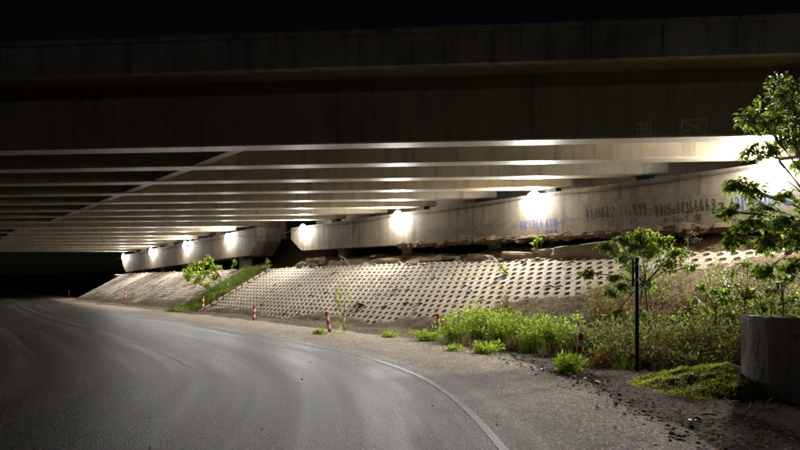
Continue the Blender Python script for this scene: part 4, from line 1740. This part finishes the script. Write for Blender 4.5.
# scraps of litter
def scrap(px_, py_, size, lab, rz):
    p = onsoil(gp(px_, py_))
    p.z = max(p.z, mound_z(p.x, p.y), 0.0) + 0.02
    me_v = []
    nx, ny = 5, 4
    for i in range(nx):
        for j in range(ny):
            x = (i / (nx - 1) - .5) * size[0]
            y = (j / (ny - 1) - .5) * size[1]
            me_v.append((x * (1 + .2 * n2(i, j, .9, px_)), y, size[2] * (0.5 + n2(i, j, 0.8, py_))))
    fs = [(i * ny + j, (i + 1) * ny + j, (i + 1) * ny + j + 1, i * ny + j + 1) for i in range(nx - 1) for j in range(ny - 1)]
    me = bpy.data.meshes.new('litter_scrap')
    me.from_pydata(me_v, [], fs)
    o = link('litter_scrap', me, 'litter')
    so = o.modifiers.new('thick', 'SOLIDIFY')
    so.thickness = 0.004
    o.location = p
    o.rotation_euler = (0, 0, rz)
    tag(o, lab, 'litter', 'white litter by the shoulder')


for q in [(505, 361, (.10, .07, .05), 'white litter scrap below the feathery weeds, leftmost', .3), (519, 360, (.09, .07, .05), 'small white litter scrap second from left', 1.1),
          (543, 371, (.12, .08, .05), 'white litter scrap midway to the near striped post', .6), (568, 376, (.12, .08, .06), 'white litter scrap left of the near post foot', 0),
          (574, 379, (.10, .07, .06), 'white litter scrap right beside another at near post foot', 2), (588, 381, (.20, .07, .04), 'long pale litter scrap right of the near post', .2),
          (600, 384, (.18, .08, .04), 'long pale litter scrap left of the pole foot', -.3), (506, 327, (.16, .1, .08), 'white litter caught in the green weeds', .4),
          (650, 381, (.09, .06, .05), 'white litter scrap right of the pole foot', .5), (693, 388, (.08, .05, .05), 'small white litter scrap on the mossy mound', .7),
          (699, 394, (.07, .06, .04), 'small white litter scrap in front of the mossy mound', .2), (693, 423, (.10, .07, .03), 'pale litter scrap below the pale stick', .1),
          (735, 417, (.09, .06, .03), 'pale litter scrap right of the pale stick', .9), (746, 424, (.05, .03, .05), 'tiny white litter scrap in the leaf litter', .9)]:
    scrap(*q)
rag = W(s_at(432), -3.6)
rag = Vector((rag.x, rag.y, base_h(rag.dot(D), -3.6) + 0.03))
rg_v = [(0.34 * (i / 6 - .5), 0.22 * (j / 4 - .5) * (1 + .4 * n2(i, j, .7)), 0.05 + 0.07 * n2(i, j, 0.8, 3)) for i in range(7) for j in range(5)]
rg_m = bpy.data.meshes.new('plastic_rag')
rg_m.from_pydata(rg_v, [], [(i * 5 + j, (i + 1) * 5 + j, (i + 1) * 5 + j + 1, i * 5 + j + 1) for i in range(6) for j in range(4)])
rg_o = link('plastic_rag', rg_m, 'pole')
rg_o.location = rag
rg_o.rotation_euler = (R(28), 0, RZ)
rg_o.modifiers.new('thick', 'SOLIDIFY').thickness = 0.006
tag(rg_o, 'crumpled black plastic rag lying on the paved slope', 'rag')
sp = gp(709, 418)
tag(MB(sp).tube([gp(701, 418) + UP * .04, gp(709, 418) + UP * .045, gp(717, 418.3) + UP * .04], [0.012, 0.013, 0.01], 7).build('stick', 'wood', smooth=True),
    'short pale straight stick lying on the dirt at lower right', 'stick')
for (a_, b_, lab) in [((763, 408), (775, 401), 'thin pale twig in leaf litter before the curved wall'), ((746, 416), (751, 408), 'short pale twig left of the other twig')]:
    p0, p1 = gp(*a_) + UP * .03, gp(*b_) + UP * .06
    tag(MB(p0).tube([p0, (p0 + p1) / 2 + Vector((.01, 0, .01)), p1], [0.009, 0.008, 0.005], 6).build('twig', 'wood', smooth=True), lab, 'twig', 'twigs by the curved wall')
